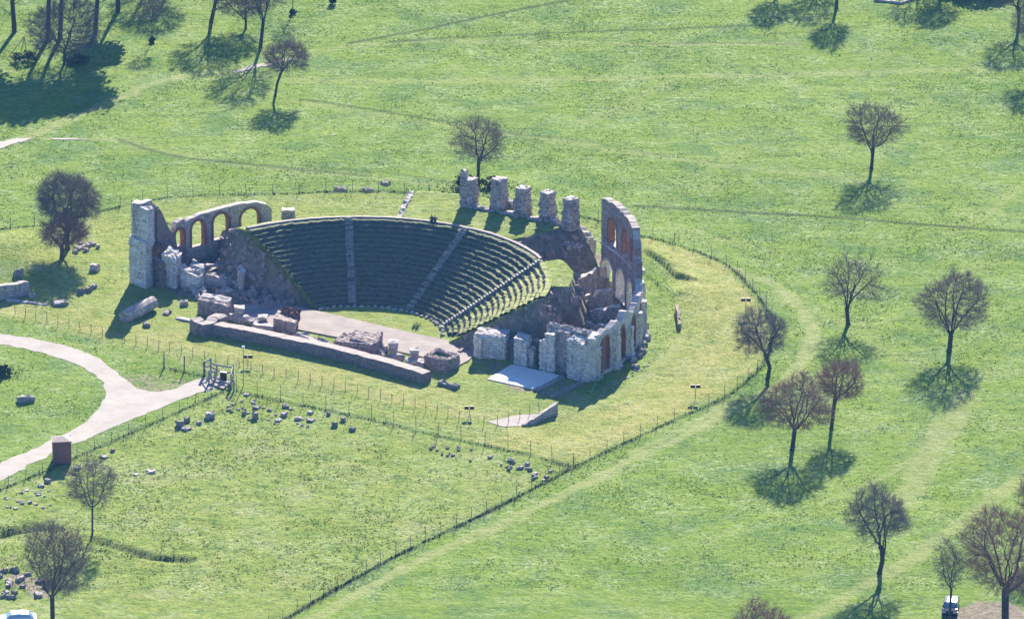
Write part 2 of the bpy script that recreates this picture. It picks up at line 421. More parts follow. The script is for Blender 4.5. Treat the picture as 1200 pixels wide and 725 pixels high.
def mat_ground():
    m, nt, b = mat('meadow_grass'); g = G(nt)
    at = g.n('ShaderNodeAttribute', attribute_name='site'); sep = g.n('ShaderNodeSeparateColor'); g.set(sep.inputs[0], at.outputs['Color'])
    dry, rough, bare, track = sep.outputs[0], sep.outputs[1], sep.outputs[2], at.outputs['Alpha']
    big = g.noise(.035, 3, .55); mid = g.noise(.20, 4, .65); fine = g.noise(1.15, 5, .78); finer = g.noise(3.6, 3, .7)
    patch = g.noise(.42, 5, .72); wide = g.noise(.11, 4, .68)
    mow = g.noise(.55, 4, .65, g.vec((.09, .8, 1), (0, 0, math.radians(-6))))
    diag = g.noise(.8, 4, .65, g.vec((.10, 1.0, 1), (0, 0, math.radians(-44))))
    sl = g.mix(g.ramp(big, [(.44, 0.), (.56, 1.)]), mow, diag)
    green = g.mix(g.ramp(big, [(.36, 0.), (.62, 1.)]), (.124, .214, .020), (.188, .270, .032))
    green = g.mix(g.ramp(mid, [(.40, 0.), (.62, 1.)]), green, (.162, .234, .036))
    green = g.mix(g.math('MULTIPLY', g.ramp(sl, [(.46, 0.), (.60, 1.)]), .62), green, (.215, .290, .058))
    green = g.mix(g.math('MULTIPLY', g.ramp(sl, [(.36, 1.), (.47, 0.)]), .45), green, (.098, .180, .036))
    green = g.mix(g.math('MULTIPLY', g.ramp(wide, [(.50, 0.), (.62, 1.)]), .75), green, (.095, .178, .046))
    drym = g.mix(g.ramp(patch, [(.38, 0.), (.62, 1.)]), (.32, .298, .085), (.43, .375, .150))
    drym = g.mix(g.math('MULTIPLY', g.ramp(mid, [(.50, 0.), (.62, 1.)]), .6), drym, (.215, .275, .055))
    col = g.mix(g.math('MULTIPLY', dry, .78, True), green, drym)
    rou = g.mix(g.ramp(patch, [(.36, 0.), (.64, 1.)]), (.145, .220, .034), (.270, .305, .075))
    rou = g.mix(g.math('MULTIPLY', g.ramp(wide, [(.52, 0.), (.64, 1.)]), .55), rou, (.345, .34, .15))
    col = g.mix(g.math('MULTIPLY', rough, .85, True), col, rou)
        # pale weed and daisy patches
    pw = g.math('MULTIPLY', g.ramp(g.noise(.15, 5, .75), [(.46, 0.), (.60, 1.)]), g.ramp(g.noise(1.5, 4, .8), [(.47, 0.), (.60, 1.)]))
    col = g.mix(g.math('MULTIPLY', pw, .55), col, (.42, .46, .30))
    # dark clover tufts, light tips
    col = g.mix(g.math('MULTIPLY', g.ramp(patch, [(.32, 1.), (.45, 0.)]), .5), col, (.060, .120, .040))
    dk = g.ramp(fine, [(.34, 1.), (.47, 0.)])
    col = g.mix(g.math('MULTIPLY', dk, .58), col, (.034, .075, .026))
    lt = g.ramp(fine, [(.53, 0.), (.66, 1.)])
    col = g.mix(g.math('MULTIPLY', lt, .42), col, (.31, .37, .13))
    col = g.mix(g.math('MULTIPLY', track, .62, True), col, g.mix(g.ramp(patch, [(.35, 0.), (.6, 1.)]), (.22, .265, .085), (.33, .34, .15)))
    col = g.mix(g.math('MULTIPLY', g.ramp(finer, [(.34, 1.), (.5, 0.)]), .45), col, (.05, .095, .032))
    soil = g.mix(g.ramp(fine, [(.35, 0.), (.65, 1.)]), (.15, .112, .095), (.34, .27, .235))
    bm = g.ramp(g.math('ADD', bare, g.math('MULTIPLY', g.math('SUBTRACT', fine, .5), .8)), [(.35, 0.), (.75, 1.)])
    col = g.mix(g.math('MULTIPLY', bm, .85), col, soil)
    ra = g.n('ShaderNodeAttribute', attribute_name='rut_shade_weeds').outputs['Fac']
    col = g.mix(g.math('MULTIPLY', ra, .9, True), col, (.045, .062, .030))  # painted shade of the ruts and dark fence feet, colour only
    nt.links.new(col, b.inputs['Base Color'])
    b.inputs['Roughness'].default_value = 1.; b.inputs['Specular IOR Level'].default_value = .05
    h = g.math('ADD', g.math('MULTIPLY', fine, 1.), g.math('MULTIPLY', finer, .35))
    g.bump(b, h, .8, .5)
    return m
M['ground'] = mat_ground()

xs = axis(-82, 84, .34, 1600); ys = axis(-112, 165, .36, 2200)
X, Y = np.meshgrid(xs, ys)
Zg = ground_z(X, Y) * (np.maximum(np.abs(X), np.abs(Y)) < 400)
v = np.stack([X, Y, Zg], -1).reshape(-1, 3); nx, ny = len(xs), len(ys)
i = np.arange(nx * ny).reshape(ny, nx)
f = np.stack([i[:-1, :-1], i[:-1, 1:], i[1:, 1:], i[1:, :-1]], -1).reshape(-1, 4)
ground = np_mesh('ground', v, f, M['ground'], smooth=True); ground['kind'] = 'structure'
def paint(o, rgba):
    a = o.data.attributes.new('site', 'FLOAT_COLOR', 'POINT'); a.data.foreach_set('color', np.asarray(rgba, np.float32).ravel())
paint(ground, ground_masks(X, Y).reshape(-1, 4))
a_ = ground.data.attributes.new('rut_shade_weeds', 'FLOAT', 'POINT'); a_.data.foreach_set('value', RUT_SHADE_WEEDS.astype(np.float32).ravel())

# road: one gravel sheet
def mat_road():
    m, nt, b = mat('pale_gravel'); g = G(nt)
    a = g.noise(.25, 4, .6); f_ = g.noise(4, 3, .7)
    col = g.mix(g.ramp(a, [(.35, 0.), (.65, 1.)]), (.30, .265, .25), (.39, .35, .325))
    col = g.mix(g.math('MULTIPLY', g.ramp(g.noise(.7, 5, .7), [(.50, 0.), (.66, 1.)]), .5), col, (.27, .235, .20))
    col = g.mix(g.math('MULTIPLY', g.ramp(g.noise(.45, 4, .7, g.vec((.4, 1.6, 1), (0, 0, .5))), [(.54, 0.), (.68, 1.)]), .35), col, (.25, .27, .14))
    col = g.mix(g.math('MULTIPLY', g.ramp(f_, [(.35, 1.), (.55, 0.)]), .4), col, (.25, .22, .20))
    nt.links.new(col, b.inputs['Base Color']); g.bump(b, f_, .4, .05); return m
M['road'] = mat_road()
def sheet(name, P, m, z, edge=.12, step=.6, lo=0., drape=False):
    Q = []
    n = len(P)
    for k in range(n):
        a, b2 = P[k], P[(k + 1) % n]; L = np.linalg.norm(b2 - a); c = max(1, int(L / step))
        for t in range(c): Q.append(a + (b2 - a) * t / c)
    Q = np.array(Q); nn = fbm(Q[:, 0] * .9, Q[:, 1] * .9, 5) - .5; n2 = fbm(Q[:, 0] * .9 + 50, Q[:, 1] * .9, 6) - .5
    Q = Q + np.stack([nn, n2], 1) * edge * 2
    if drape:   # follow the relief: a fine strip mesh cut from a grid
        x0, y0 = Q.min(0); x1, y1 = Q.max(0); st = .3; gx = np.arange(x0, x1 + st, st); gy = np.arange(y0, y1 + st, st); A_, B_ = np.meshgrid(gx, gy)
        k_ = inside(A_, B_, Q); zz = ground_z(A_, B_) + z; v = np.stack([A_, B_, zz], -1).reshape(-1, 3); i_ = np.arange(A_.size).reshape(A_.shape)
        f = np.stack([i_[:-1, :-1], i_[:-1, 1:], i_[1:, 1:], i_[1:, :-1]], -1).reshape(-1, 4); f = f[k_.reshape(-1)[f].all(1)]
        u_ = np.unique(f); mp = -np.ones(len(v), int); mp[u_] = np.arange(len(u_))
        o = np_mesh(name, v[u_], mp[f], m, smooth=True); o['kind'] = 'structure'; return o
    mb = MB(); mb.face([(x, y, z) for x, y in Q])
    b = len(mb.v)
    k = len(Q)
    for x, y in Q: mb.v.append((x, y, lo - .3))
    for j in range(k): mb.f.append((b + j, b + (j + 1) % k, (j + 1) % k, j)); mb.m.append(0)
    o = mb.build(name, m); o['kind'] = 'structure'; return o
sheet('gravel_road', smooth_line(np.vstack([ROAD, ROAD[:1]]), 4)[:-1], M['road'], .03, .5)

# ------------------------------------------------------------------ the earth bank under the seats
def build_bank():
    st = .22
    gx = np.arange(OX - 50, OX + 34, st); gy = np.arange(OY - 22, OY + 50, st)
    X, Y = np.meshgrid(gx, gy)
    dx, dy = X - OX, Y - OY; r = np.hypot(dx, dy); ph = np.degrees(np.arctan2(dy, dx) + TH) % 360
    ph = np.where(ph > 300, ph - 360, ph)
    H = np.full(X.shape, -.6); grass = np.zeros(X.shape)
    slope = RISE * (r - R0) / (R1 - R0)
    seat = (r >= R0) & (r <= R1 + .1) & (ph > 17.2) & (ph < phi_left(r))
    H = np.where(seat, slope - np.where(ph < 49, .22, .55), H)
    plate = (r > R1) & (r < 35.3) & (ph > 71) & (ph <= 111.7)
    H = np.where(plate, RISE + .02 * (r - R1), H); grass = np.where(plate, 1, grass)
    back = (r > R1) & (r < 52) & (ph > 111.7) & (ph < 160)
    out = np.interp(r, [24, 26, 34.4, 47], [RISE, RISE - .35, 3.7, -.3])
    lim = 159.5 - 6.5 * sm(24, 34, r)
    bk = back & (ph < lim)
    dec = sm(0, 6, (lim + 1.5) - ph)  # lower at the left end outside the ring
    out = np.where(r > 35, out * sm(140, 128, ph) if False else out * (1 - sm(128, 150, ph) * sm(35, 38, r)), out)
    H = np.where(bk, out, H); grass = np.where(bk, 1, grass)
    outp = (r >= 35.3) & (ph > 60) & (ph <= 111.7)
    H = np.where(outp, np.maximum(H, 1.6 - (r - 35.3) * .3), H); grass = np.where(outp, 1, grass)
    ledge = (r > R1) & (r < 27.2 - .9 * np.abs(ph - 40) / 14) & (ph > 27) & (ph < 50.5)
    H = np.where(ledge, RISE - .05, H); grass = np.where(ledge, 1, grass)
    n1 = fbm(X * .5, Y * .5, 77) - .5; n2 = fbm(X * 1.7, Y * 1.7, 78) - .5
    region = H.copy()
    # cut earth faces fall away from the kept tops
    K = np.full(X.shape, 1.75)
    K = np.where((ph > 40) & (ph < 80) & (r > R1 - 1), 1.15, K)
    K = K + (3.0 - K) * sm(24.5, 28, r) * sm(62, 40, ph); K = np.where(ph > 140, 2.5, K)
    K = K * (1 + n1 * .5 + n2 * .5)
    h = H.copy()
    for _ in range(46):
        q = h.copy()
        for ax, sh, dd in ((0, 1, 1), (0, -1, 1), (1, 1, 1), (1, -1, 1)):
            q = np.maximum(q, np.roll(h, sh, ax) - K * st * dd)
        for a, b2 in ((1, 1), (1, -1), (-1, 1), (-1, -1)):
            q = np.maximum(q, np.roll(np.roll(h, a, 0), b2, 1) - K * st * 1.414)
        h = np.where(region > -.5, h, q)
        h[0] = h[-1] = -.6; h[:, 0] = h[:, -1] = -.6
    orch = (r < R0)
    stagefront = ((dx * math.sin(TH) + dy * math.cos(TH)) < -3.5)
    h = np.where(orch & (ph > 15) & (ph < 165), np.minimum(h, -.3), h)
    cut = (region < -.5)
    h = np.where(cut & (h > -.2), h + n2 * .7 + n1 * .5, h)
    h = np.where(~cut & ~seat, h + (fbm(X * .3, Y * .3, 5) - .5) * .35 + n2 * .15, h)
    global BANK; BANK = (gx, gy, h, cut)
    g2 = np.where(cut, 0, np.where(seat & (ph < 49), .8, grass))
    bushy = cut & (n1 > .05)
    v = np.stack([X, Y, h], -1).reshape(-1, 3); nx, ny = len(gx), len(gy); i = np.arange(nx * ny).reshape(ny, nx)
    f = np.stack([i[:-1, :-1], i[:-1, 1:], i[1:, 1:], i[1:, :-1]], -1).reshape(-1, 4)
    keep = (v[:, 2][f].max(1) > -.25)
    f = f[keep]; used = np.unique(f); mp = -np.ones(len(v), int); mp[used] = np.arange(len(used))
    o = np_mesh('terrain_bank', v[used], mp[f], M['ground'], smooth=True); o['kind'] = 'structure'
    dry = g2 * (.55 + .6 * n1) * np.where(ph > 111.7, 1.15, .75)
    rough = g2 * np.where(ph > 111.7, .5, .15); bare = np.where(cut, 1.3, np.where(seat, np.where(ph < 49, .05, .9), .12 + .5 * np.clip(n2, 0, 1)))
    bare = np.where(cut & bushy, .75, bare)
    rgba = np.stack([dry, rough, bare, np.zeros_like(dry)], -1).reshape(-1, 4)[used]
    paint(o, rgba)
    return o
build_bank()
def rubble(name, lab, test, n, smin, smax, seed):
    gx, gy, h, cut = BANK; rr = np.random.default_rng(seed); V = []; Fc = []; b = 0; k = 0; tries = 0
    base = np.array([(x, y, z) for z in (-1, 1) for y in (-1, 1) for x in (-1, 1)], float); fq = np.array([(0, 2, 3, 1), (4, 5, 7, 6), (0, 1, 5, 4), (1, 3, 7, 5), (3, 2, 6, 7), (2, 0, 4, 6)])
    while k < n and tries < n * 60:
        tries += 1; r, p = rr.uniform(10, 34), rr.uniform(-2, 178)
        if not test(r, p): continue
        x, y = TP(r, p); i, j = int((y - gy[0]) / .22), int((x - gx[0]) / .22)
        if not cut[i, j]: continue
        z = max(h[i, j], 0.); s_ = rr.uniform(smin, smax) * rr.uniform(.5, 1); a = rr.normal(size=(3, 3)); q, _ = np.linalg.qr(a)
        P = (base * (s_, s_ * rr.uniform(.5, .9), s_ * rr.uniform(.35, .7)) * .5 + rr.normal(size=(8, 3)) * s_ * .08) @ q.T + (x, y, z + s_ * .12)
        V.append(P); Fc.append(fq + b); b += 8; k += 1
    o = np_mesh(name, np.vstack(V), np.vstack(Fc), M['rubble']); o['kind'] = 'stuff'; return tag(o, lab, 'rubble')
M['rubble'] = mat_simple('purple_brown_rubble', (.40, .31, .285), (.22, .165, .155), .8, .5)
rubble('rubble', 'broken masonry rubble strewn over the dark slope left of the seats', lambda r, p: p > 146 and 14.5 < r < 33.5 and p < 170, 420, .35, 1.3, 3)
rubble('rubble', 'broken stone rubble over the earth bank and floor of the right-hand pit', lambda r, p: 8 < p < 70 and r > 14, 380, .3, 1.1, 4)

# ------------------------------------------------------------------ the seats
def mat_seat_grass():
    m, nt, b = mat('seat_turf'); g = G(nt)
    n = g.noise(.9, 4, .7); f_ = g.noise(4.5, 3, .7)
    col = g.mix(g.ramp(n, [(.36, 0.), (.62, 1.)]), (.090, .150, .036), (.195, .205, .080))
    col = g.mix(g.math('MULTIPLY', g.ramp(f_, [(.32, 1.), (.5, 0.)]), .6), col, (.05, .085, .03))
    nt.links.new(col, b.inputs['Base Color']); g.bump(b, f_, .7, .12); return m
M['turf'] = mat_seat_grass()
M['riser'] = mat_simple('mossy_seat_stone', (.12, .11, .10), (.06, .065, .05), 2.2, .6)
M['edge'] = mat_simple('pale_seat_edge', (.20, .215, .12), (.08, .11, .04), 1.6, .4)
M['step'] = mat_simple('worn_step_stone', (.30, .285, .27), (.19, .18, .17), 3., .4)
M['step_pale'] = mat_simple('pale_step_stone', (.46, .43, .40), (.30, .28, .265), 3., .4)

M['tread'] = mat_simple('worn_seat_tread', (.105, .125, .055), (.19, .185, .115), 1.1, .6)
M['terrace'] = mat_simple('dry_terrace_turf', (.19, .235, .06), (.31, .30, .12), 1.0, .6)
seats = thing('theatre_seating', (OX, OY, 0), 'curved bank of stepped seat rows with three stone stairways, mostly in shade', 'theatre seating')
NR = 18; DR = (R1 - R0) / NR; DZ = RISE / NR
STAIRS = (50.0, 88.5, 126.3)
def seat_row(k):
    r0 = R0 + k * DR; r1 = r0 + DR; z0 = k * DZ; z1 = z0 + DZ
    mb = MB(); pl = phi_left(r0 + DR / 2); pr = 18.5 + max(0, 14 - k * 5) + .8 * math.sin(k * 2.1)
    ph = np.arange(pr, pl, .55); prev = None
    nn = fbm(ph * .6 + k * 31, ph * 0 + k, 3) - .5; n2 = fbm(ph * .25 + k * 13, ph * 0 + k * 2, 8); nj = fbm(ph * 1.6 + k * 5, ph * 0, 12) - .5
    for j, p in enumerate(ph):
        grassy = p < 49.3
        ej = nn[j] * .34 + nj[j] * .22; zt = z1 + nj[j] * .16 + nn[j] * .10 - (.05 if not grassy else .12 * (n2[j]))
        ew = .06 + .16 * (n2[j] > .46) if not grassy else .04
        rr = r0 + ej
        slump = (.27 + .16 * n2[j]) if grassy else .05 + .30 * max(0., n2[j] - .55) * 3
        row = [(*TP(rr, p), z0 - .12), (*TP(rr + slump, p), zt - .02), (*TP(rr + slump + ew, p), zt + .01), (*TP(r1 + .42, p), zt + .03 + .05 * nj[j])]
        if prev is not None:
            a, mi = prev
            stone = not grassy
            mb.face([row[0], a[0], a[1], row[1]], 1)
            mb.face([row[1], a[1], a[2], row[2]], 2 if stone else 0)
            mb.face([row[2], a[2], a[3], row[3]], 0 if grassy else 3)
        prev = (row, 0)
    return mb.build('seat_row', [M['terrace'], M['riser'], M['edge'], M['tread']], seats)
for k in range(NR): seat_row(k)
for p in STAIRS:
    mb = MB(); n = NR * 2
    w = .27 if p < 60 else .48
    for k in range(n):
        low_ = .16 if (p > 60 and random.random() < .2) else 0.
        rr = R0 + (k + .5) * DR / 2; zt = (k + 1) * DZ / 2 + .05 + (DZ * .42) - low_
        x, y = TP(rr, p + random.uniform(-.1, .1)); a = math.radians(p) - TH
        d = DR / 2 * (.66 if p < 60 else .86)
        q = []
        for du, dv in ((-d / 2, -w), (d / 2, -w), (d / 2, w), (-d / 2, w)):
            q.append((x + du * math.cos(a) - dv * math.sin(a), y + du * math.sin(a) + dv * math.cos(a)))
        mb.rough(q, zt - .5, [zt + random.uniform(-.03, .03)] * 4, 2, .02, seed=k)
    mb.build('stairway', M['step_pale'] if p < 60 else M['step'], seats)
# rim kerb and the left retaining edge
mb = MB(); ph = np.arange(52, 158.8, .7)
for a, b2 in zip(ph[:-1], ph[1:]):
    j = fbm(a * .4, 3.3, 4) * .25; z = RISE + .12 + j * .3
    zl = .0
    mb.face([(*TP(R1 + .15, a), z), (*TP(R1 + .15, b2), z), (*TP(R1 + .15, b2), RISE - 1.), (*TP(R1 + .15, a), RISE - 1.)])
    mb.face([(*TP(R1 + .15, a), z), (*TP(R1 + .46 + j, a), z - .01), (*TP(R1 + .46 + j, b2), z - .01), (*TP(R1 + .15, b2), z)])
    mb.face([(*TP(R1 + .46 + j, a), z - .01), (*TP(R1 + .46 + j, a), RISE - .5), (*TP(R1 + .46 + j, b2), RISE - .5), (*TP(R1 + .46 + j, b2), z - .01)])
mb.build('rim_kerb', M['riser'] if False else M['ledge'], seats)
mb = MB()
for k in range(46):
    t = k / 45; r = R0 - .4 + (R1 - R0 + .2) * t; p = phi_left(r) + .3; zt = RISE * t + .35
    x, y = TP(r, p); s = .14
    mb.rough([(x - s, y - s), (x + s, y - s), (x + s, y + s), (x - s, y + s)], zt - 1.0, [zt - .30 + random.uniform(-.15, .1)] * 4, 2, .07, seed=k)
mb.build('edge_wall', M['turf'], seats)
mb = MB()
for k in range(26):   # low stones where the orchestra meets the first row
    p = 33 + k * 4.6; x, y = TP(R0 - .35 + random.uniform(-.1, .1), p); s = random.uniform(.16, .3)
    mb = MB(); mb.rough([(x - s, y - s), (x + s, y - s), (x + s, y + s), (x - s, y + s)], -.1, [random.uniform(.1, .3)] * 4, 2, .05, seed=k)
    mb.build('kerb_stone', M['step_pale'], seats)

# ------------------------------------------------------------------ stage paving
STAGE = poly_px([(283, 358), (318, 357), (350, 361), (380, 367), (420, 376), (470, 388), (520, 399), (552, 408), (556, 416), (548, 424), (535, 430), (500, 420), (460, 411), (410, 399), (360, 389), (318, 381), (285, 372)])
def mat_stage():
    m, nt, b = mat('worn_stage_floor'); g = G(nt)
    a = g.noise(.5, 4, .65); s2 = g.noise(1.6, 3, .6, g.vec((.25, 1.6, 1), (0, 0, math.radians(-33 + 66))))
    col = g.mix(g.ramp(a, [(.35, 0.), (.65, 1.)]), (.235, .20, .19), (.32, .275, .255))
    col = g.mix(g.math('MULTIPLY', g.ramp(s2, [(.48, 0.), (.62, 1.)]), .6), col, (.215, .17, .165))
    nt.links.new(col, b.inputs['Base Color']); g.bump(b, s2, .3, .1); return m
M['stage'] = mat_stage()
sheet('stage_paving', STAGE, M['stage'], .14, .12, .5)

# ------------------------------------------------------------------ curved walls with arched openings
def arc_wall(r, thick, tops, openings, zb=-.2, step=.35, jag=.12, seed=1, name='masonry', m=None, parent=None, coping=None, inner='inner'):
    """wall on the theatre ring. tops: [(phi, z)], openings: [(phi_centre, half_width_m, sill, spring, kind)]"""
    rf = r if callable(r) else (lambda p: r)
    deg = math.degrees(1 / rf(tops[len(tops) // 2][0])); tp = np.array(tops, float)
    brk = list(np.arange(tp[0, 0], tp[-1, 0], step * deg)) + [tp[-1, 0]]
    ops = []
    for (pc, hw, sill, spring) in openings:
        ops.append((pc - hw * deg, pc + hw * deg, pc, hw, sill, spring))
        brk += [pc + hw * deg * t for t in np.cos(np.linspace(0, PI, 11))]
    brk = np.unique(np.round(np.array(brk), 4)); brk = brk[(brk >= tp[0, 0] - 1e-6) & (brk <= tp[-1, 0] + 1e-6)]
    mb = MB(); cp = MB()
    def top(p): zt = float(np.interp(p, tp[:, 0], tp[:, 1])); return zt + (vnoise(p / deg * 1.3, seed, 3) - .5) * 2 * (jag(zt) if callable(jag) else jag)
    def arch(o, p):
        t = min(1, abs(p - o[2]) / deg / o[3]); return o[5] + o[3] * math.sqrt(max(0, 1 - t * t))
    def pt(p, z, inner):
        w = (vnoise(p / deg * .8, z * .8 + seed * 9, 6) - .5) * .16
        return (*TP(rf(p) - (thick if inner else 0) + w, p), z)
    for a, b2 in zip(brk[:-1], brk[1:]):
        mid = (a + b2) / 2; ia = [[zb, zb]]; cuts = sorted([o for o in ops if o[0] < mid < o[1]], key=lambda o: o[4])
        segs = []; lo = (zb, zb)
        for o in cuts:
            segs.append((lo, (o[4], o[4]))); lo = (arch(o, a), arch(o, b2))
        ta, tb = top(a), top(b2)
        if ta > lo[0] + .02 or tb > lo[1] + .02: segs.append((lo, (max(ta, lo[0] + .01), max(tb, lo[1] + .01))))
        for (l0, l1), (h0, h1) in segs:
            if max(h0 - l0, h1 - l1) <= .005: continue
            nz = max(1, int(max(h0 - l0, h1 - l1) / .9))
            for q in range(nz):
                za, zb2 = l0 + (h0 - l0) * q / nz, l0 + (h0 - l0) * (q + 1) / nz; zc, zd = l1 + (h1 - l1) * q / nz, l1 + (h1 - l1) * (q + 1) / nz
                mb.face([pt(b2, zc, 0), pt(a, za, 0), pt(a, zb2, 0), pt(b2, zd, 0)][::-1])
                mb.face([pt(a, za, 1), pt(b2, zc, 1), pt(b2, zd, 1), pt(a, zb2, 1)][::-1], 1)
            mb.face([pt(a, h0, 0), pt(b2, h1, 0), pt(b2, h1, 1), pt(a, h0, 1)], 2 if abs(h1 - h0) > .5 else 3)
            mb.face([pt(a, l0, 1), pt(b2, l1, 1), pt(b2, l1, 0), pt(a, l0, 0)])
            if coping and abs(h1 - h0) < .45 and (h0 > 8 or not callable(jag)) and (l0, l1) == segs[-1][0]:
                for (zz0, zz1) in (((h0, h1)),):
                    pass
                j = coping
                A = [(*TP(rf(a) + .05, a), h0), (*TP(rf(b2) + .05, b2), h1), (*TP(rf(b2) - thick - .05, b2), h1), (*TP(rf(a) - thick - .05, a), h0)]
                zt = [.02 + j * (.6 + .8 * vnoise(p / deg * 1.9, 5 + seed, 2)) for p in (a, b2, b2, a)]
                B = [(x, y, z + d) for (x, y, z), d in zip(A, zt)]
                A = [(x, y, z - .03) for x, y, z in A]
                cp.face(B)
                for u in range(4): cp.face([A[u], A[(u + 1) % 4], B[(u + 1) % 4], B[u]])
    # end and jamb faces
    for p, side in ((brk[0], 0), (brk[-1], 1)):
        q = [pt(p, zb, 0), pt(p, zb, 1), pt(p, top(p), 1), pt(p, top(p), 0)]; mb.face(q if side else q[::-1], 1)
    for o in ops:
        for p in (o[0], o[1]):
            if tp[0, 0] < p < tp[-1, 0]:
                h = min(o[5], top(p))
                if h > o[4]: mb.face([pt(p, o[4], 0), pt(p, o[4], 1), pt(p, h, 1), pt(p, h, 0)])
    w = mb.build(name, [m, M[inner], M['brown'], M['cap'] if callable(jag) else M['ledge']], parent)
    if coping: cp.build('coping', M['ledge'] if callable(jag) else M['cap'], parent)
    return w, deg

def arch_lining(r, thick, o, deg, m, parent, band=.38, proud=.05, top_limit=None, full=True, zj=None):
    """brick ring and jamb lining of one arched opening"""
    pc, hw, sill, spring = o; mb = MB(); r = r(pc) if callable(r) else r
    path = [(-hw, sill)] + [(-hw, spring)] + [(hw * -math.cos(t), spring + hw * math.sin(t)) for t in np.linspace(.25, PI - .25, 9)] + [(hw, spring), (hw, sill)]
    outp = [(-hw - band, sill)] + [(-hw - band, spring)] + [((hw + band) * -math.cos(t), spring + (hw + band) * math.sin(t)) for t in np.linspace(.25, PI - .25, 9)] + [(hw + band, spring), (hw + band, sill)]
    e = .03
    path = [(s * (1 - e / hw) if abs(s) > 0 else s, z - (e if z > spring else 0)) for s, z in path]
    ri, ro = r - thick - proud, r + proud
    for (a, za), (b2, zb), (c, zc), (d, zd) in zip(path[:-1], path[1:], outp[:-1], outp[1:]):
        P = lambda s, z, rr: (*TP(rr, pc + s * deg), z)
        mb.face([P(a, za, ri), P(b2, zb, ri), P(d, zd, ri), P(c, zc, ri)])
        mb.face([P(a, za, ro), P(c, zc, ro), P(d, zd, ro), P(b2, zb, ro)])
        mb.face([P(a, za, ri), P(a, za, ro), P(b2, zb, ro), P(b2, zb, ri)])
        mb.face([P(c, zc, ro), P(c, zc, ri), P(d, zd, ri), P(d, zd, ro)])
    return mb.build('arch_lining', m, parent)

# ---- right fragment: two storeys
rt = thing('theatre_outer_wall', (*TP(RING, 45), 0), 'tall curved two-storey ruin wall of grey stone with red brick arches, at the right end', 'ruined wall')
RR = lambda p: float(np.interp(p, [3, 9, 14, 25, 36, 66], [33.3, 33.9, 34.3, 34.9, 35.5, 35.9]))
TR = .85
LOW = [(8.6 + 7.35 * k, 1.05 if k < 4 else 1.6, .35, 3.6 if k < 4 else 2.9) for k in range(8)]
UPP = [(57.4, 1.2, 6.9, 9.0), (49.8, 1.15, 6.9, 9.2), (43.9, .75, 7.2, 9.4)]
tops_r = [(3.2, 4.9), (5, 5.6), (6.5, 5.3), (8.5, 5.7), (10, 5.3), (11, 5.6), (13, 5.9), (14.5, 5.5), (17, 6.1), (20, 6.0), (22, 5.5), (24, 5.9), (27, 5.6), (30, 6.1), (33, 5.7), (35, 6.2), (37, 6.1), (38.2, 7.4), (38.5, 8.2), (39.6, 8.4), (39.9, 9.9), (40.7, 10.1), (43, 11.9), (48, 12.1), (56, 12.3), (61, 12.2), (62.6, 11.9)]
w_, deg = arc_wall(RR, TR, tops_r, [(p, hw, s, sp) for p, hw, s, sp in LOW] + UPP, jag=lambda z: .30 if z < 8 else .15, seed=4, m=M['stone'], parent=rt, coping=.08)
for k, o in enumerate(LOW): arch_lining(RR, TR, o, deg, M['brick'] if k < 4 else M['stone'], rt, .30, .06)
for o in UPP: arch_lining(RR, TR, o, deg, M['brick'], rt, .38, .06)
mb = MB()     # half columns and piers on the outside of the lower storey
for k in range(9):
    p = 4.9 + 7.35 * k
    for dz0, dz1, rr, ww in ((0, .45, .75, .75), (.45, 4.9, .55, .55)):
        if p > 40: dz1 = dz1 + .9 if dz1 > 1 else dz1
        RG = RR(p); q = [TP(RG - .1, p + ww * deg), TP(RG - .1, p - ww * deg), TP(RG + rr, p - ww * .8 * deg), TP(RG + rr, p + ww * .8 * deg)]
        mb.rough(q[::-1], dz0 - .1, [dz1 + random.uniform(-1.1, .35) * (1 if dz1 > 1 else .2)] * 4, 3, .06, seed=k * 3 + int(rr * 10), nz=8)
mb.build('buttress', M['stone'], rt)
mb = MB()     # string course between the storeys and a second one near the top
for (rr0, rr1, z0, z1, a0, a1) in ((35.7, 36.15, 6.35, 6.75, 41.2, 62.4), (34.75, 35.1, 6.25, 6.5, 41.2, 62.4)):
    for a in np.arange(a0, a1, 1.): 
        q = [TP(rr0, a), TP(rr1, a), TP(rr1, min(a + 1, a1)), TP(rr0, min(a + 1, a1))]
        mb.rough(q, z0, [z1 + random.uniform(-.06, .05)] * 4, 1, .025, seed=int(a * 7), nz=1)
mb.build('string_course', M['stone'], rt)
# brick infill of the ground floor arches, low remains in the opening
mb = MB()
for k in (0, 1, 2, 3):
    p, hw = LOW[k][0], LOW[k][1]; RG = RR(p)
    q = [TP(RG - .75, p - hw * deg * .97), TP(RG - .35, p - hw * deg * .97), TP(RG - .35, p + hw * deg * .97), TP(RG - .75, p + hw * deg * .97)]
    if k == 0: q = [TP(RG - .75, p - hw * deg * .1), TP(RG - .3, p - hw * deg * .1), TP(RG - .3, p + hw * deg * .97), TP(RG - .75, p + hw * deg * .97)]
    mb.rough(q, -.1, [4.2 if k else 4.4] * 4, 3, .03, seed=k, nz=6)
mb.build('brick_infill', M['brick'], rt)

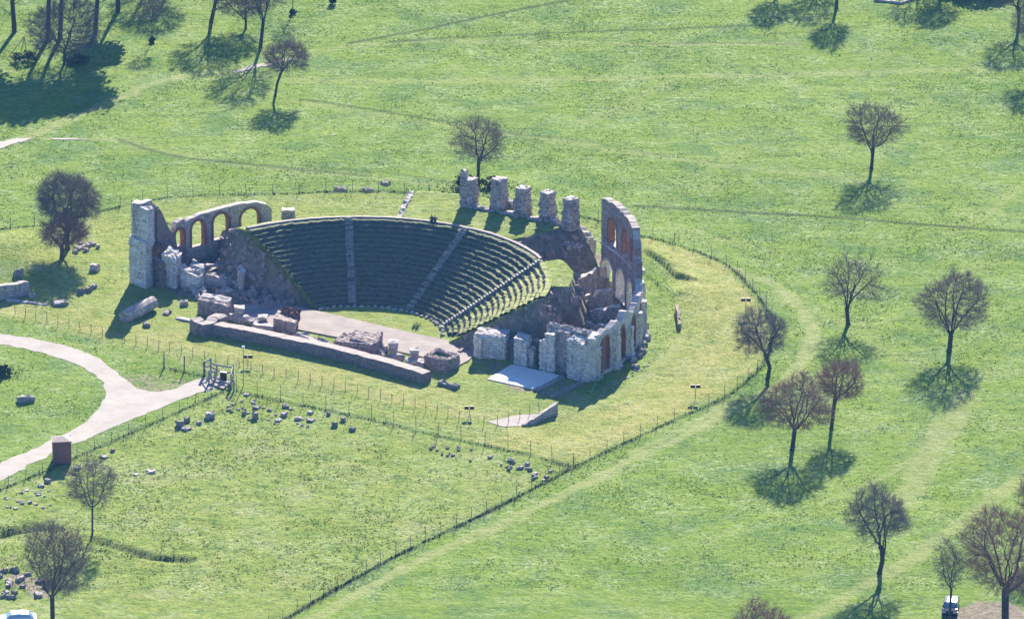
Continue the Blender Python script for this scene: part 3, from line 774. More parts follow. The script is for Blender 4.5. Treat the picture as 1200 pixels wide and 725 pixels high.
# ---- left ring: tower, sloping brick wall and arcade
lt = thing('theatre_arcade_wall', (*TP(RING, 158), 0), 'pale ruined corner tower joined to a curved wall with four open arches, at the left end', 'ruined wall')
ARC = [(165.4, .72, 3.2, 4.75), (160.4, 1.05, 2.6, 4.9), (154.6, 1.15, 2.9, 5.1), (147.6, 1.3, 2.4, 5.0)]
tops_l = [(142.6, 5.7), (143.6, 6.5), (146, 6.9), (149, 7.0), (152, 6.9), (156, 6.75), (160, 6.6), (163.6, 6.1), (164.3, 6.6), (166.3, 6.3), (167.0, 4.9), (168.4, 5.6), (171.5, 9.2), (172.8, 9.5), (173.2, 10.3), (176.5, 10.4), (178.2, 10.5)]
arc_wall(RING, .7, tops_l, ARC, jag=.05, seed=9, m=M['stone'], inner='stonegrey', parent=lt, coping=.12)
for o in ARC: arch_lining(RING, .7, o, deg, M['brick'], lt, .30, .06)
mb = MB()   # brick core face of the falling wall
ph = np.arange(164.2, 173.0, .5)
for a, b2 in zip(ph[:-1], ph[1:]):
    ta, tb = [np.interp(p, [164, 166.6, 167, 168.4, 171.5, 173], [3.1, 3.1, 4.7, 5.4, 9.0, 9.3]) for p in (a, b2)]
    q = [(*TP(RING - 1.1, a), -.1), (*TP(RING - 1.1, b2), -.1), (*TP(RING - 1.1, b2), tb), (*TP(RING - 1.1, a), ta)]
    mb.face(q[::-1]); mb.face([q[3], q[2], (*TP(RING - .68, b2), tb), (*TP(RING - .68, a), ta)][::-1])
mb.build('brick_core', M['brown'], lt)
mb = MB()   # tower mass on the stage-side corner
def quad_px(pts, z=0): return [U(a, b2, z) for a, b2 in pts]
mb.rough(quad_px([(155, 331), (174.5, 337), (181, 331), (161, 324)]), -.2, [10.5, 10.2, 9.9, 10.3], 6, .045, seed=3, nz=16)
mb.rough(quad_px([(151.5, 331.5), (171, 338.5), (182, 331), (160, 323)]), -.2, [6.2, 6.0, 5.7, 6.2], 5, .05, seed=4, nz=10)
mb.build('tower', M['stone'], lt)
mb = MB()
mb.rough(quad_px([(181, 334), (192, 337), (199, 330), (190, 326)]), -.2, [3.6, 3.2, 3.8, 4.6], 4, .12, seed=5, nz=8)
mb.build('brick_recess', M['brown'], lt)
mb = MB()
mb.rough(quad_px([(190.5, 335), (206, 338.5), (213, 331.5), (199, 327)]), -.2, [4.2, 3.7, 4.0, 4.6], 4, .08, seed=6, nz=8)
mb.build('front_pier', M['stone'], lt)
mb = MB()   # patch of broken brick on top of the recess
x, y = U(186, 332)
mb.rough([(x - .9, y - .35), (x + .75, y - .35), (x + .75, y + .5), (x - .9, y + .5)], 3.4, [4.9, 4.2, 4.4, 5.2], 4, .12, seed=8)
mb.build('broken_brickwork', M['brick'], lt)

# ---- row of upper piers
piers = [((550, 240), 4.0, .92, 'tall split pier with a thin spike on top, leftmost of the rim pier row'),
         ((585, 245), 4.1, .88, 'second pier from the left in the row on the theatre rim, next to low stones'),
         ((613, 251), 3.6, .82, 'third pier from the left in the row on the theatre rim, right of low stones'),
         ((642, 257), 3.7, .78, 'narrow square pier, second from the right in the row on the theatre rim'),
         ((669, 264), 3.6, .82, 'rightmost pier in the row on the theatre rim, beside the deep dark pit')]
zP = RISE + .2
for k, ((px, py), h, w, lab) in enumerate(piers):
    x, y = U(px, py, zP); a = math.atan2(y - OY, x - OX)
    t = thing('stone_pier', (x, y, zP - .3), lab, 'stone pier', 'ruined piers along the theatre rim')
    def Q(dr, w2, off=0):
        q = []
        for du, dv in ((-dr, w2), (-dr, -w2), (dr, -w2), (dr, w2)):
            q.append((x + du * math.cos(a) - (dv + off) * math.sin(a), y + du * math.sin(a) + (dv + off) * math.cos(a)))
        return q[::-1]
    mb = MB()
    mb.rough(Q(.85, w), zP - .5, [zP + h * .55] * 4, 4, .09, seed=k, nz=6)
    mb.rough(Q(.75, w * .86), zP + h * .5, [zP + h * (.97 if k else .86)] * 4, 4, .08, seed=k + 20, nz=5)
    if k == 0: mb.rough(Q(.4, .38, .75), zP + 1., [zP + h * 1.12] * 4, 3, .06, seed=31, nz=5)
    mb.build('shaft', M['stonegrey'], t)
    mb = MB(); hh = zP + h * (.97 if k else .86)
    mb.rough(Q(.76, w * .88), hh - .15, [hh + .10] * 4, 3, .06, seed=k + 40, nz=1)
    mb.build('cap_stone', M['cap'], t)
def low_wall(name, pts, z0, hs, th, m, lab, cat, group=None, seed=1, jit=.07, zb=-.3, capm=None):
    """ragged low wall along a ground line"""
    P = np.array(pts, float); mbx = MB(); S = []; D = [0]
    for a, b2 in zip(P[:-1], P[1:]): D.append(D[-1] + np.linalg.norm(b2 - a))
    n = max(2, int(D[-1] / .55)); rr = np.random.default_rng(seed)
    T = np.linspace(0, D[-1], n + 1); xs_ = np.interp(T, D, P[:, 0]); ys_ = np.interp(T, D, P[:, 1]); H = np.interp(T, np.linspace(0, D[-1], len(hs)), hs)
    H = H + rr.normal(size=n + 1) * jit * 1.2
    nr = np.stack([-(np.gradient(ys_)), np.gradient(xs_)], 1); nr /= np.linalg.norm(nr, axis=1)[:, None] + 1e-9
    ring = []
    for i in range(n + 1):
        j = rr.normal(size=(6, 3)) * jit
        L = lambda s, z, q: (xs_[i] - nr[i, 1] * 0 + nr[i, 0] * s + j[q, 0], ys_[i] + nr[i, 1] * s + j[q, 1], z0 + z + (j[q, 2] if z > 0 else 0))
        # rotate: nr = (-dy, dx) is the left normal
        ring.append([L(-th / 2, zb, 0), L(-th / 2, H[i] * .55, 1), L(-th / 2 * .85, H[i], 2), L(th / 2 * .85, H[i], 3), L(th / 2, H[i] * .55, 4), L(th / 2, zb, 5)])
    for a, b2 in zip(ring[:-1], ring[1:]):
        for q in range(5): mbx.face([a[q], b2[q], b2[q + 1], a[q + 1]], 1 if q == 2 else 0)
    mbx.face(ring[0][::-1]); mbx.face(ring[-1])
    o = mbx.build(name, [m, capm or m], None, (float(xs_.mean()), float(ys_.mean()), z0))
    return tag(o, lab, cat, group)
A = lambda *p, z=0.: [U(a, b2, z) for a, b2 in p]
low_wall('low_stone_wall', A((594, 243), (606, 246), z=zP), zP, [1.3, .9, 1.5], .7, M['loose'], 'pale knee-high wall between the second and third rim piers', 'low wall', seed=2, jit=.12)
low_wall('low_stone_wall', A((556, 243), (580, 247), z=zP), zP, [.35, .3], .6, M['stonegrey'], 'low footing wall between the first and second rim piers', 'low wall', seed=3)
low_wall('low_stone_wall', A((589, 249), (609, 254), z=zP), zP, [.3, .4], .9, M['stonegrey'], 'low shaded footing wall in front of the gap by the third rim pier', 'low wall', seed=4)
low_wall('low_stone_wall', A((618, 255), (637, 259), z=zP), zP, [.4, .35], .7, M['stonegrey'], 'low footing wall between the third and fourth rim piers', 'low wall', seed=5)
low_wall('low_stone_wall', A((647, 260), (664, 266), z=zP), zP, [.7, .3, .6], .7, M['stonegrey'], 'low stepped footing wall between the two rightmost rim piers', 'low wall', seed=6)
low_wall('low_stone_wall', A((677, 270), (686, 274), (694, 281), z=4.8), 4.4, [1.2, .9, .3], .8, M['stonegrey'], 'broken wall stepping down from the rightmost pier into the pit', 'low wall', seed=7, jit=.12, zb=-3)
low_wall('low_stone_wall', [TP(R1 + .6, 111.2), TP(29, 111.8), TP(34.6, 112.2)], RISE - .25, [.5, .7, .55], .7, M['loose'], 'straight pinkish wall running back from the seating rim to the fence', 'low wall', seed=8, zb=-2.5)
t_ = MB(); x, y = U(338, 262, 3.6)
t_.rough([(x - .75, y - .6), (x + .75, y - .6), (x + .7, y + .6), (x - .7, y + .6)], 3.0, [5.3, 5.4, 5.4, 5.2], 4, .09, seed=2, nz=5)
o = thing('stone_stump', (x, y, 3.), 'small square pier stump on grass right of the arcade', 'stone pier'); t_.build('shaft', M['stonegrey'], o)
t_ = MB(); t_.rough([(x - .85, y - .7), (x + .85, y - .7), (x + .8, y + .7), (x - .8, y + .7)], 5.2, [5.55] * 4, 3, .05, seed=3, nz=1); t_.build('cap_stone', M['cap'], o)

# ------------------------------------------------------------------ stage end, right: pale blocks
def block_px(mb, pts, z0, hs, n=4, jit=.07, seed=0, nz=None, taper=0.):
    """pts: front-left, front-right, back-right, back-left base corners in photo px"""
    mb.rough([U(a, b2, 0) for a, b2 in pts], z0, hs, n, jit, seed=seed, nz=nz, taper=taper)
def masonry(name, lab, cat, parts, group=None, loc=None):
    """parts: list of (part name, material, [(pts, z0, hs, kw)])"""
    (px, py) = parts[0][2][0][0][0]; x, y = U(px, py)
    o = thing(name, (x, y, 0), lab, cat, group)
    for nm, m, bl in parts:
        mb = MB()
        for pts, z0, hs, kw in bl: block_px(mb, pts, z0, hs, **kw)
        mb.build(nm, m, o)
    return o
masonry('masonry_block', 'wide pale rectangular ruin block at the right end of the stage floor', 'ruin block', [
    ('masonry', M['stone'], [([(556.5, 419), (592, 421.5), (598, 414), (562, 411)], -.2, [2.9, 2.85, 2.9, 2.95], dict(n=6, nz=7, jit=.06, seed=1)),
                             ([(555, 418.5), (564, 420.5), (566, 417), (558, 415)], -.2, [2.7, 2.7, 2.7, 2.7], dict(n=3, nz=6, jit=.05, seed=2))]),
    ('cap_stone', M['cap'], [([(556.2, 418.6), (592, 421), (598.3, 413.6), (562, 410.6)], 2.8, [3.05, 3.0, 3.05, 3.1], dict(n=5, nz=1, jit=.05, seed=3))])])
masonry('masonry_block', 'narrow pale ruin block with a lower side piece, right of the wide block', 'ruin block', [
    ('masonry', M['stone'], [([(602, 427), (617, 430.5), (623, 424), (608, 420.5)], -.2, [3.3, 3.2, 3.3, 3.4], dict(n=4, nz=8, jit=.06, seed=5))]),
    ('side_piece', M['stonegrey'], [([(618, 429.5), (625.5, 431), (629, 426), (622, 424)], -.2, [2.3, 2.0, 2.2, 2.4], dict(n=3, nz=6, jit=.08, seed=6))]),
    ('cap_stone', M['cap'], [([(602, 426.4), (617, 430), (623, 423.4), (608, 420)], 3.25, [3.45, 3.4, 3.45, 3.5], dict(n=3, nz=1, jit=.04, seed=7))])])
masonry('stage_end_wall', 'tall pale ruin front of stepped piers with a recessed brown panel above the white slab', 'ruined wall', [
    ('stepped_pier', M['stone'], [([(632, 434), (649, 437.5), (653, 433), (637, 430)], -.2, [3.9, 3.9, 3.9, 3.6], dict(n=4, nz=9, jit=.06, seed=8)),
                                  ([(639, 435.3), (649.6, 437.3), (653.4, 433), (643, 431)], 3.5, [4.9, 4.9, 4.9, 4.7], dict(n=3, nz=4, jit=.06, seed=9))]),
    ('recessed_panel', M['stonegrey'], [([(650, 434.2), (668, 438), (671, 434), (653, 430.4)], -.2, [5.1, 5.2, 5.2, 5.2], dict(n=6, nz=10, jit=.05, seed=10))]),
    ('front_block', M['stone'], [([(664.5, 442.5), (689.5, 448), (697, 441.5), (672, 436.5)], -.2, [4.9, 4.5, 4.9, 5.1], dict(n=6, nz=10, jit=.07, seed=11))]),
    ('side_pier', M['stone'], [([(689, 447.5), (698, 445), (703, 439), (694, 439)], -.2, [5.5, 5.3, 5.5, 5.6], dict(n=3, nz=10, jit=.07, seed=12))]),
    ('back_wall', M['stonegrey'], [([(641, 429), (693, 441), (696, 437), (645, 425.4)], -.2, [5.0, 5.0, 5.3, 5.2], dict(n=8, nz=7, jit=.09, seed=13))]),
    ('broken_crest', M['cap'], [([(642, 428.6), (693, 440.6), (696, 437.2), (645, 425.6)], 4.95, [5.3, 5.35, 5.4, 5.3], dict(n=9, nz=1, jit=.11, seed=14))]),
    ])
# white slab under the piers
sheet('white_slab', poly_px([(571, 444.5), (600, 427.5), (657, 440.5), (626, 456.5)]), M['white'], .10, .03, .6)
mb = MB(); P_ = poly_px([(627, 457), (658, 441), (661, 442.5), (630, 459)]); mb.rough([tuple(p) for p in P_], -.1, [.2] * 4, 5, .05, seed=3, nz=1)
tag(mb.build('slab_kerb', M['loose'], None, (*P_[0], 0)), 'low stone kerb along the right edge of the white slab', 'kerb')
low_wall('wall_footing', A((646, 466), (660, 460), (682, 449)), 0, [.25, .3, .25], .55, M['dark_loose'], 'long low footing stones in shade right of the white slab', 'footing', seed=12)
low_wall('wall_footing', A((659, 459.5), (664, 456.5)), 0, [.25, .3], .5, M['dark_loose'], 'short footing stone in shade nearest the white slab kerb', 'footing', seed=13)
mb = MB(); mb.tube([(*U(700, 440), .9), (*U(699, 446), .35), (*U(696, 453), .05), (*U(692, 462), .04)], .09, 5)
tag(mb.build('garden_hose', M['green_hose'], None, (*U(697, 450), 0)), 'bright green hose hanging from the foot of the arched ruin wall', 'hose')

# ---- pit behind: radial foundations and rubble
def ring_pt(r, p): return TP(r, p)
pit = [([(29.0, 22), (33.2, 22.5)], [1.5, 1.9, 1.3], 'nearest low radial wall across the floor of the dark pit'),
       ([(28.4, 31), (33.0, 31)], [2.0, 1.7, 2.2], 'second low radial wall from the front across the floor of the pit'),
       ([(28.0, 40), (33.0, 40)], [2.4, 2.0, 2.7], 'third low radial wall from the front across the floor of the pit'),
       ([(27.8, 50), (32.9, 49)], [2.9, 2.4, 2.9], 'radial wall crossing the pit below the two tall arches'),
       ([(28.2, 60), (33.0, 58.5)], [3.6, 3.0, 3.8], 'high radial wall at the back of the pit beneath the plateau edge')]
for k, (pp, hs, lab) in enumerate(pit):
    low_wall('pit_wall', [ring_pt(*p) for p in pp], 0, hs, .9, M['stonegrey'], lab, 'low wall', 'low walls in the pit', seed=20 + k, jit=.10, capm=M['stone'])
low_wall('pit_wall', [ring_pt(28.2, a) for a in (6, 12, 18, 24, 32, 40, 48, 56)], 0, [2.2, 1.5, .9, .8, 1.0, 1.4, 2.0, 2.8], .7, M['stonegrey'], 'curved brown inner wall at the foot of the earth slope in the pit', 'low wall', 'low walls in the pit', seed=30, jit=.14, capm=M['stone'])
mb = MB(); mb.rough([TP(31.8, 67.2), TP(33.9, 67.2), TP(33.9, 70.3), TP(31.8, 70.3)], 0, [5.6, 5.2, 6.0, 6.3], 5, .14, seed=9, nz=7)
o = thing('brick_stub', (*TP(33, 69), 0), 'dark red brick wall stub left of the tall two-storey wall', 'wall stub'); mb.build('masonry', M['stonegrey'], o)
mb = MB(); mb.rough([TP(31.7, 67.0), TP(31.9, 67.0), TP(31.9, 69.4), TP(31.7, 69.4)], 1., [5., 5., 5.2, 5.2], 4, .06, seed=10, nz=6); mb.build('brick_face', M['brick'], o)
low_wall('rubble_wall', [TP(17.5, 12.5), TP(21, 11), TP(25, 9.5)], 0, [1.5, 2.2, 3.0], .9, M['brown'], 'brown rubble wall below the grassy wedge behind the pale blocks', 'rubble wall', seed=34, jit=.16, capm=M['loose'])
low_wall('rubble_wall', [TP(26, 8.0), TP(28.2, 12)], 0, [3.6, 2.4], 1.2, M['brown'], 'heap-like brown wall end behind the stepped pier', 'rubble wall', seed=35, jit=.2, capm=M['loose'])

# ------------------------------------------------------------------ left wing rubble
low_wall('rubble_wall', A((213, 334), (226, 339), (236, 341)), 0, [3.0, 2.4, 2.0], 1.1, M['stone'], 'broken wall stepping down right of the corner tower', 'rubble wall', seed=40, jit=.16, capm=M['cap'])
masonry('masonry_block', 'light squared block standing in front of the arcade, right of the tower', 'ruin block', [
    ('masonry', M['stone'], [([(221.5, 337), (236, 339), (240, 333), (226, 331)], -.2, [2.4, 2.3, 2.4, 2.5], dict(n=4, nz=6, jit=.07, seed=14))]),
    ('cap_stone', M['cap'], [([(223, 334), (238, 336), (240, 332.5), (226, 330.6)], 2.35, [2.65, 2.6, 2.65, 2.7], dict(n=3, nz=1, jit=.05, seed=15))])])
low_wall('rubble_wall', A((236, 335), (250, 337), (268, 338), (283, 335)), 0, [1.9, 1.7, 1.6, 2.2], .8, M['stonegrey'], 'long low wall with one white slab joining the rubble left of the seats', 'rubble wall', seed=41, jit=.12)
low_wall('rubble_wall', A((226, 318), (240, 322), (255, 319), (262, 312)), 0, [1.6, .8, .9, 1.6], .7, M['brown'], 'curved brown wall at the foot of the open arches', 'rubble wall', seed=42, jit=.12, capm=M['loose'])
low_wall('rubble_wall', A((282, 344), (284, 330), (296, 324), (310, 330)), 0, [2.6, 3.6, 3.4, 2.2], 1.0, M['stonegrey'], 'L-shaped brown and grey rubble wall beside the dark earth slope', 'rubble wall', seed=43, jit=.18, capm=M['stone'])
low_wall('rubble_wall', A((262, 340), (272, 335), (280, 342)), 0, [1.0, 1.6, 1.2], 1.0, M['loose'], 'small heap-like wall at the near corner of the rubble', 'rubble wall', seed=44, jit=.2)
low_wall('rubble_wall', A((255, 300), (266, 305), (278, 309)), 0, [2.6, 3.0, 2.4], 1.0, M['brown'], 'brown rubble wall right under the third arch', 'rubble wall', seed=45, jit=.2, capm=M['stonegrey'])
low_wall('rubble_wall', A((306, 337), (322, 341), (338, 345)), 0, [1.8, 1.4, .7], 1.1, M['brown'], 'rubble wall fading into the dark slope beside the stage floor', 'rubble wall', seed=46, jit=.2)
mb = MB(); P_ = [U(238, 327), U(254, 326.5), U(254, 325), U(238, 325)]; mb.rough(P_, 1.55, [1.85] * 4, 3, .04, seed=4, nz=1)
tag(mb.build('white_slab_stone', M['cap'], None, (*P_[0], 1.5)), 'long white slab lying on the low wall below the arches', 'stone slab')

# ------------------------------------------------------------------ stage front: brick-faced cores
masonry('masonry_core', 'brown masonry core block at the left end of the stage row, flat topped', 'ruin block', [
    ('masonry', M['inner'], [([(231, 367.5), (268.5, 375), (273, 366.5), (238, 360)], -.2, [1.9, 1.75, 2.0, 2.0], dict(n=7, nz=5, jit=.03, seed=21, taper=.06))]),
    ('flat_top', M['cap'], [([(236, 365.3), (268, 371.8), (272, 366.6), (239, 361)], 1.6, [2.0, 1.9, 2.08, 2.08], dict(n=5, nz=1, jit=.03, seed=22))])])
masonry('masonry_core', 'small brown masonry core with ragged red top, second from the left in the stage row', 'ruin block', [
    ('masonry', M['inner'], [([(320.5, 389.5), (345.5, 394.5), (350, 384), (326, 380)], -.2, [1.9, 1.8, 1.2, 1.9], dict(n=6, nz=5, jit=.03, seed=23))]),
    ('brick_crest', M['brick'], [([(330, 382), (349, 386), (351, 383.2), (333, 379.5)], 1.0, [2.0, 1.75, 2.2, 2.3], dict(n=5, nz=2, jit=.12, seed=24))])])
masonry('masonry_core', 'longest brown masonry core with a pointed right corner, in the middle of the stage row', 'ruin block', [
    ('masonry', M['inner'], [([(391, 410.5), (441, 419), (447, 409), (403, 401)], -.2, [1.25, 1.65, 2.0, 1.3], dict(n=9, nz=5, jit=.03, seed=25)),
                             ([(410, 411), (440, 418.6), (446, 409.6), (416, 404)], 1., [1.75, 1.6, 1.9, 1.95], dict(n=6, nz=2, jit=.03, seed=26)),
                             ([(437, 418), (443.5, 419), (448.5, 410), (442, 409)], -.2, [1.7, 2.1, 2.5, 2.2], dict(n=4, nz=4, jit=.03, seed=27))]),
    ('side_rubble', M['loose'], [([(443, 419.5), (450, 420), (453, 414), (447, 412)], -.2, [.8, .5, .7, 1.1], dict(n=4, nz=2, jit=.14, seed=28))])])
masonry('masonry_core', 'hollow square brown masonry core with grass inside, at the right end of the stage row', 'ruin block', [
    ('masonry', M['inner'], [([(497, 430), (523.5, 437), (525.5, 433.7), (500, 427.5)], -.2, [1.45, 1.6, 1.6, 1.45], dict(n=6, nz=5, jit=.03, seed=29)),
                             ([(523, 436.5), (539, 429.5), (535.5, 427.5), (521, 434)], -.2, [1.6, 1.3, 1.4, 1.6], dict(n=5, nz=5, jit=.03, seed=30)),
                             ([(497, 430), (501, 431), (515, 423.5), (511, 422.5)], -.2, [1.45, 1.5, 1.6, 1.6], dict(n=5, nz=5, jit=.03, seed=31)),
                             ([(511, 424.5), (536, 430.5), (538.5, 428), (514, 422)], -.2, [1.6, 1.4, 1.4, 1.6], dict(n=6, nz=5, jit=.03, seed=32))]),
    ('grass_fill', M['turf'], [([(503, 430), (523, 434.5), (534, 429), (513, 424.5)], .3, [1.2, 1.25, 1.2, 1.25], dict(n=4, nz=1, jit=.03, seed=33))])])
low_wall('stage_footing', A((270, 373), (283, 377), (296, 379), (312, 382)), 0, [.7, .9, .5, .4], 1.0, M['stonegrey'], 'low footing wall between the flat-topped core and the small red-topped core', 'footing', seed=50, jit=.1, capm=M['cap'])
low_wall('stage_footing', A((298, 385), (310, 387), (322, 390)), 0, [.8, .7, .9], 1.1, M['stonegrey'], 'pale step-like footing just left of the small red-topped core', 'footing', seed=51, jit=.08, capm=M['cap'])
low_wall('stage_footing', A((346, 396), (356, 399), (366, 401)), 0, [.8, .9, .5], 1.2, M['loose'], 'pale rubble footing just right of the small red-topped core', 'footing', seed=52, jit=.13)
low_wall('stage_footing', A((366, 401), (380, 404), (392, 409)), 0, [.5, .7, .4], .9, M['loose'], 'rubble footing just left of the longest brown core', 'footing', seed=53, jit=.16)
low_wall('stage_footing', A((448, 419), (460, 421), (472, 422)), 0, [.6, .4, .4], 1.0, M['loose'], 'rubble footing just right of the longest brown core', 'footing', seed=54, jit=.16)
low_wall('stage_footing', A((475, 426), (487, 427), (498, 429)), 0, [.7, .6, .6], 1.2, M['stonegrey'], 'shaded footing joined to the left side of the hollow square core', 'footing', seed=55, jit=.07, capm=M['cap'])
for k, (px, py, h, w, lab) in enumerate([(281, 375, 1.6, .55, 'white-topped standing stone near the flat-topped core'), (461, 416, 1.55, .5, 'white-topped standing stone right of the longest brown core'), (485.5, 422, 1.25, .5, 'white-topped standing stone left of the hollow square core'),
                                    (308, 380, .9, .5, 'small upright stone left of the small red-topped core')]):
    x, y = U(px, py); mb = MB(); mb.rough([(x - w, y - w), (x + w, y - w), (x + w, y + w), (x - w, y + w)], -.1, [h] * 4, 3, .07, seed=k, nz=4)
    o = thing('standing_stone', (x, y, 0), lab, 'stone'); mb.build('shaft', M['stonegrey'], o)
    mb = MB(); w *= 1.2; mb.rough([(x - w, y - w), (x + w, y - w), (x + w, y + w), (x - w, y + w)], h - .05, [h + .22] * 4, 2, .06, seed=k, nz=1); mb.build('cap_stone', M['cap'], o)
# long shaded foundation wall with a rounded niche end
low_wall('foundation_wall', smooth_line(A((250, 389), (300, 399), (350, 409), (400, 420), (450, 433), (500, 447)), 5), 0, [1.25, 1.35, 1.3, 1.35, 1.3, 1.35, 1.2], 1.7, M['brown'], 'long straight foundation wall with flat pale top in front of the stage', 'foundation wall', seed=60, jit=.02, capm=M['ledge'])
low_wall('niche_wall', smooth_line(A((229, 387), (237, 391), (247, 389), (253, 384), (262, 386)), 4), 0, [1.7, 1.5, 1.4, 1.7, 1.6], 1.7, M['brown'], 'rounded two-lobed masonry stub at the left end of the long foundation wall', 'foundation wall', seed=61, jit=.03, capm=M['ledge'])
low_wall('wall_footing', A((207, 373), (222, 376), (243, 381)), 0, [.2, .25, .3], .7, M['cap'], 'thin pale footing strip running into the rounded masonry stub', 'footing', seed=62, jit=.04)
low_wall('wall_footing', A((514, 449), (524, 452), (537, 455)), 0, [.3, .4, .3], .8, M['dark_loose'], 'short dark footing right of the long foundation wall end', 'footing', seed=63, jit=.07)
x, y = U(143, 379)
mb = MB(); mb.tube([(*U(145, 377), .55), (*U(162, 370), .75), (*U(180, 362), .9)], [.85, .95, .8], 10)
tag(mb.build('fallen_column_drum', M['stonegrey'], None, (x, y, 0)), 'large fallen stone drum lying in the tower shadow', 'stone drum')
# path slab and ramp wall in front right
sheet('concrete_path', poly_px([(571, 494), (608, 486), (640, 484.5), (632, 489), (610, 499), (590, 500)]), M['road'], .04, .05, .5)
low_wall('ramp_wall', A((613, 499), (630, 493.5), (652, 484)), 0, [.25, .9, 1.35], .5, M['stonegrey'], 'tapering concrete ramp wall casting shade beside the pale path', 'ramp wall', seed=65, jit=.02, capm=M['cap'])
low_wall('bank_wall', A((-6, 351), (12, 349), (33, 344)), 0, [1.9, 1.9, 1.6], .7, M['stonegrey'], 'grey retaining wall at the left edge below the large double tree', 'retaining wall', seed=66, jit=.05, capm=M['cap'])
low_wall('bank_wall', A((793, 364), (795, 374), (796, 386)), 0, [.8, 1.0, .7], .4, M['brown'], 'small dark-sided retaining wall in the yellow grass right of the theatre', 'retaining wall', seed=67, jit=.04)
low_wall('kerb_stones', A((8, 352), (30, 354), (55, 357)), 0, [.1, .12, .1], .6, M['cap'], 'thin pale path strip at the foot of the left retaining wall', 'kerb', seed=68, jit=.03)

# ------------------------------------------------------------------ loose stones
def stone(px, py, w, h, lab, m='loose', group=None, flat=1., rz=None, z=None, name='stone_block', cat='stone'):
    x, y, zg = UG(px, py); zg = zg if z is None else z
    if name == 'small_stone': w *= .7; h *= .7
    if group == 'stones of the ruin field': w *= .70; h *= .70
    if name == 'boulder': w *= .85; h *= .8
    a = random.uniform(0, PI) if rz is None else rz; ca, sa = math.cos(a), math.sin(a); W, D = w / 2, w / 2 * flat
    mb = MB(); mb.rough([(x + u * ca - v_ * sa, y + u * sa + v_ * ca) for u, v_ in ((-W, -D), (W, -D), (W, D), (-W, D))], zg - .15, [zg + h * random.uniform(.8, 1.1) for _ in range(4)], 3, .06 * min(1.2, w), seed=int(px * 7 + py), nz=3, taper=.12)
    return tag(mb.build(name, M[m], None, (x, y, zg)), lab, cat, group)
stone(30, 470, 2.1, .75, 'long pale-topped stone trough lying alone on the grass inside the road bend', flat=.38, rz=.3)
stone(71, 357, 1.9, .5, 'long grey slab lying on grass near the left retaining wall', flat=.5, rz=.25, m='stonegrey')
stone(111, 316, 1.1, .8, 'squared stone on the grass between the double tree and the tower', m='stonegrey')
stone(95, 343, .7, .6, 'small dark stone left of the pair by the double tree shadow', m='dark_loose')
stone(104, 341, .75, .6, 'dark stone in the middle of three by the double tree shadow', m='dark_loose')
stone(109, 337, .8, .4, 'flat pale stone uppermost of three by the double tree shadow')
stone(22, 322, 1.2, .8, 'dark stone on the bank above the left retaining wall', m='dark_loose')
stone(38, 348, .9, .5, 'small pale stone at the right end of the left retaining wall')
stone(178, 357, .8, .4, 'flat pale stone near the tower shadow', z=0); stone(216, 357, 1.0, .55, 'square stone with white top left of the flat-topped core', m='stonegrey')
stone(196, 367, 1.6, .3, 'low grassy stone left of the thin footing strip', m='dark_loose', flat=.5); stone(172, 382, .9, .4, 'broken dark stones below the fallen drum', m='dark_loose')
stone(276, 391, 1.0, .6, 'pale stone just behind the left end of the long foundation wall'); stone(336, 401, 1.1, .3, 'flat pale slab behind the middle of the long foundation wall', flat=.4)
for k, (px, py, w) in enumerate([(92, 292, .9), (98, 290, .7), (104, 288, .8), (109, 287, .7), (101, 294, .6), (95, 287, .7), (115, 290, .5), (88, 296, .6)]):
    stone(px, py, w, .4, 'small stone in the scatter on the bank right of the double tree', group='stones scattered right of the double tree')
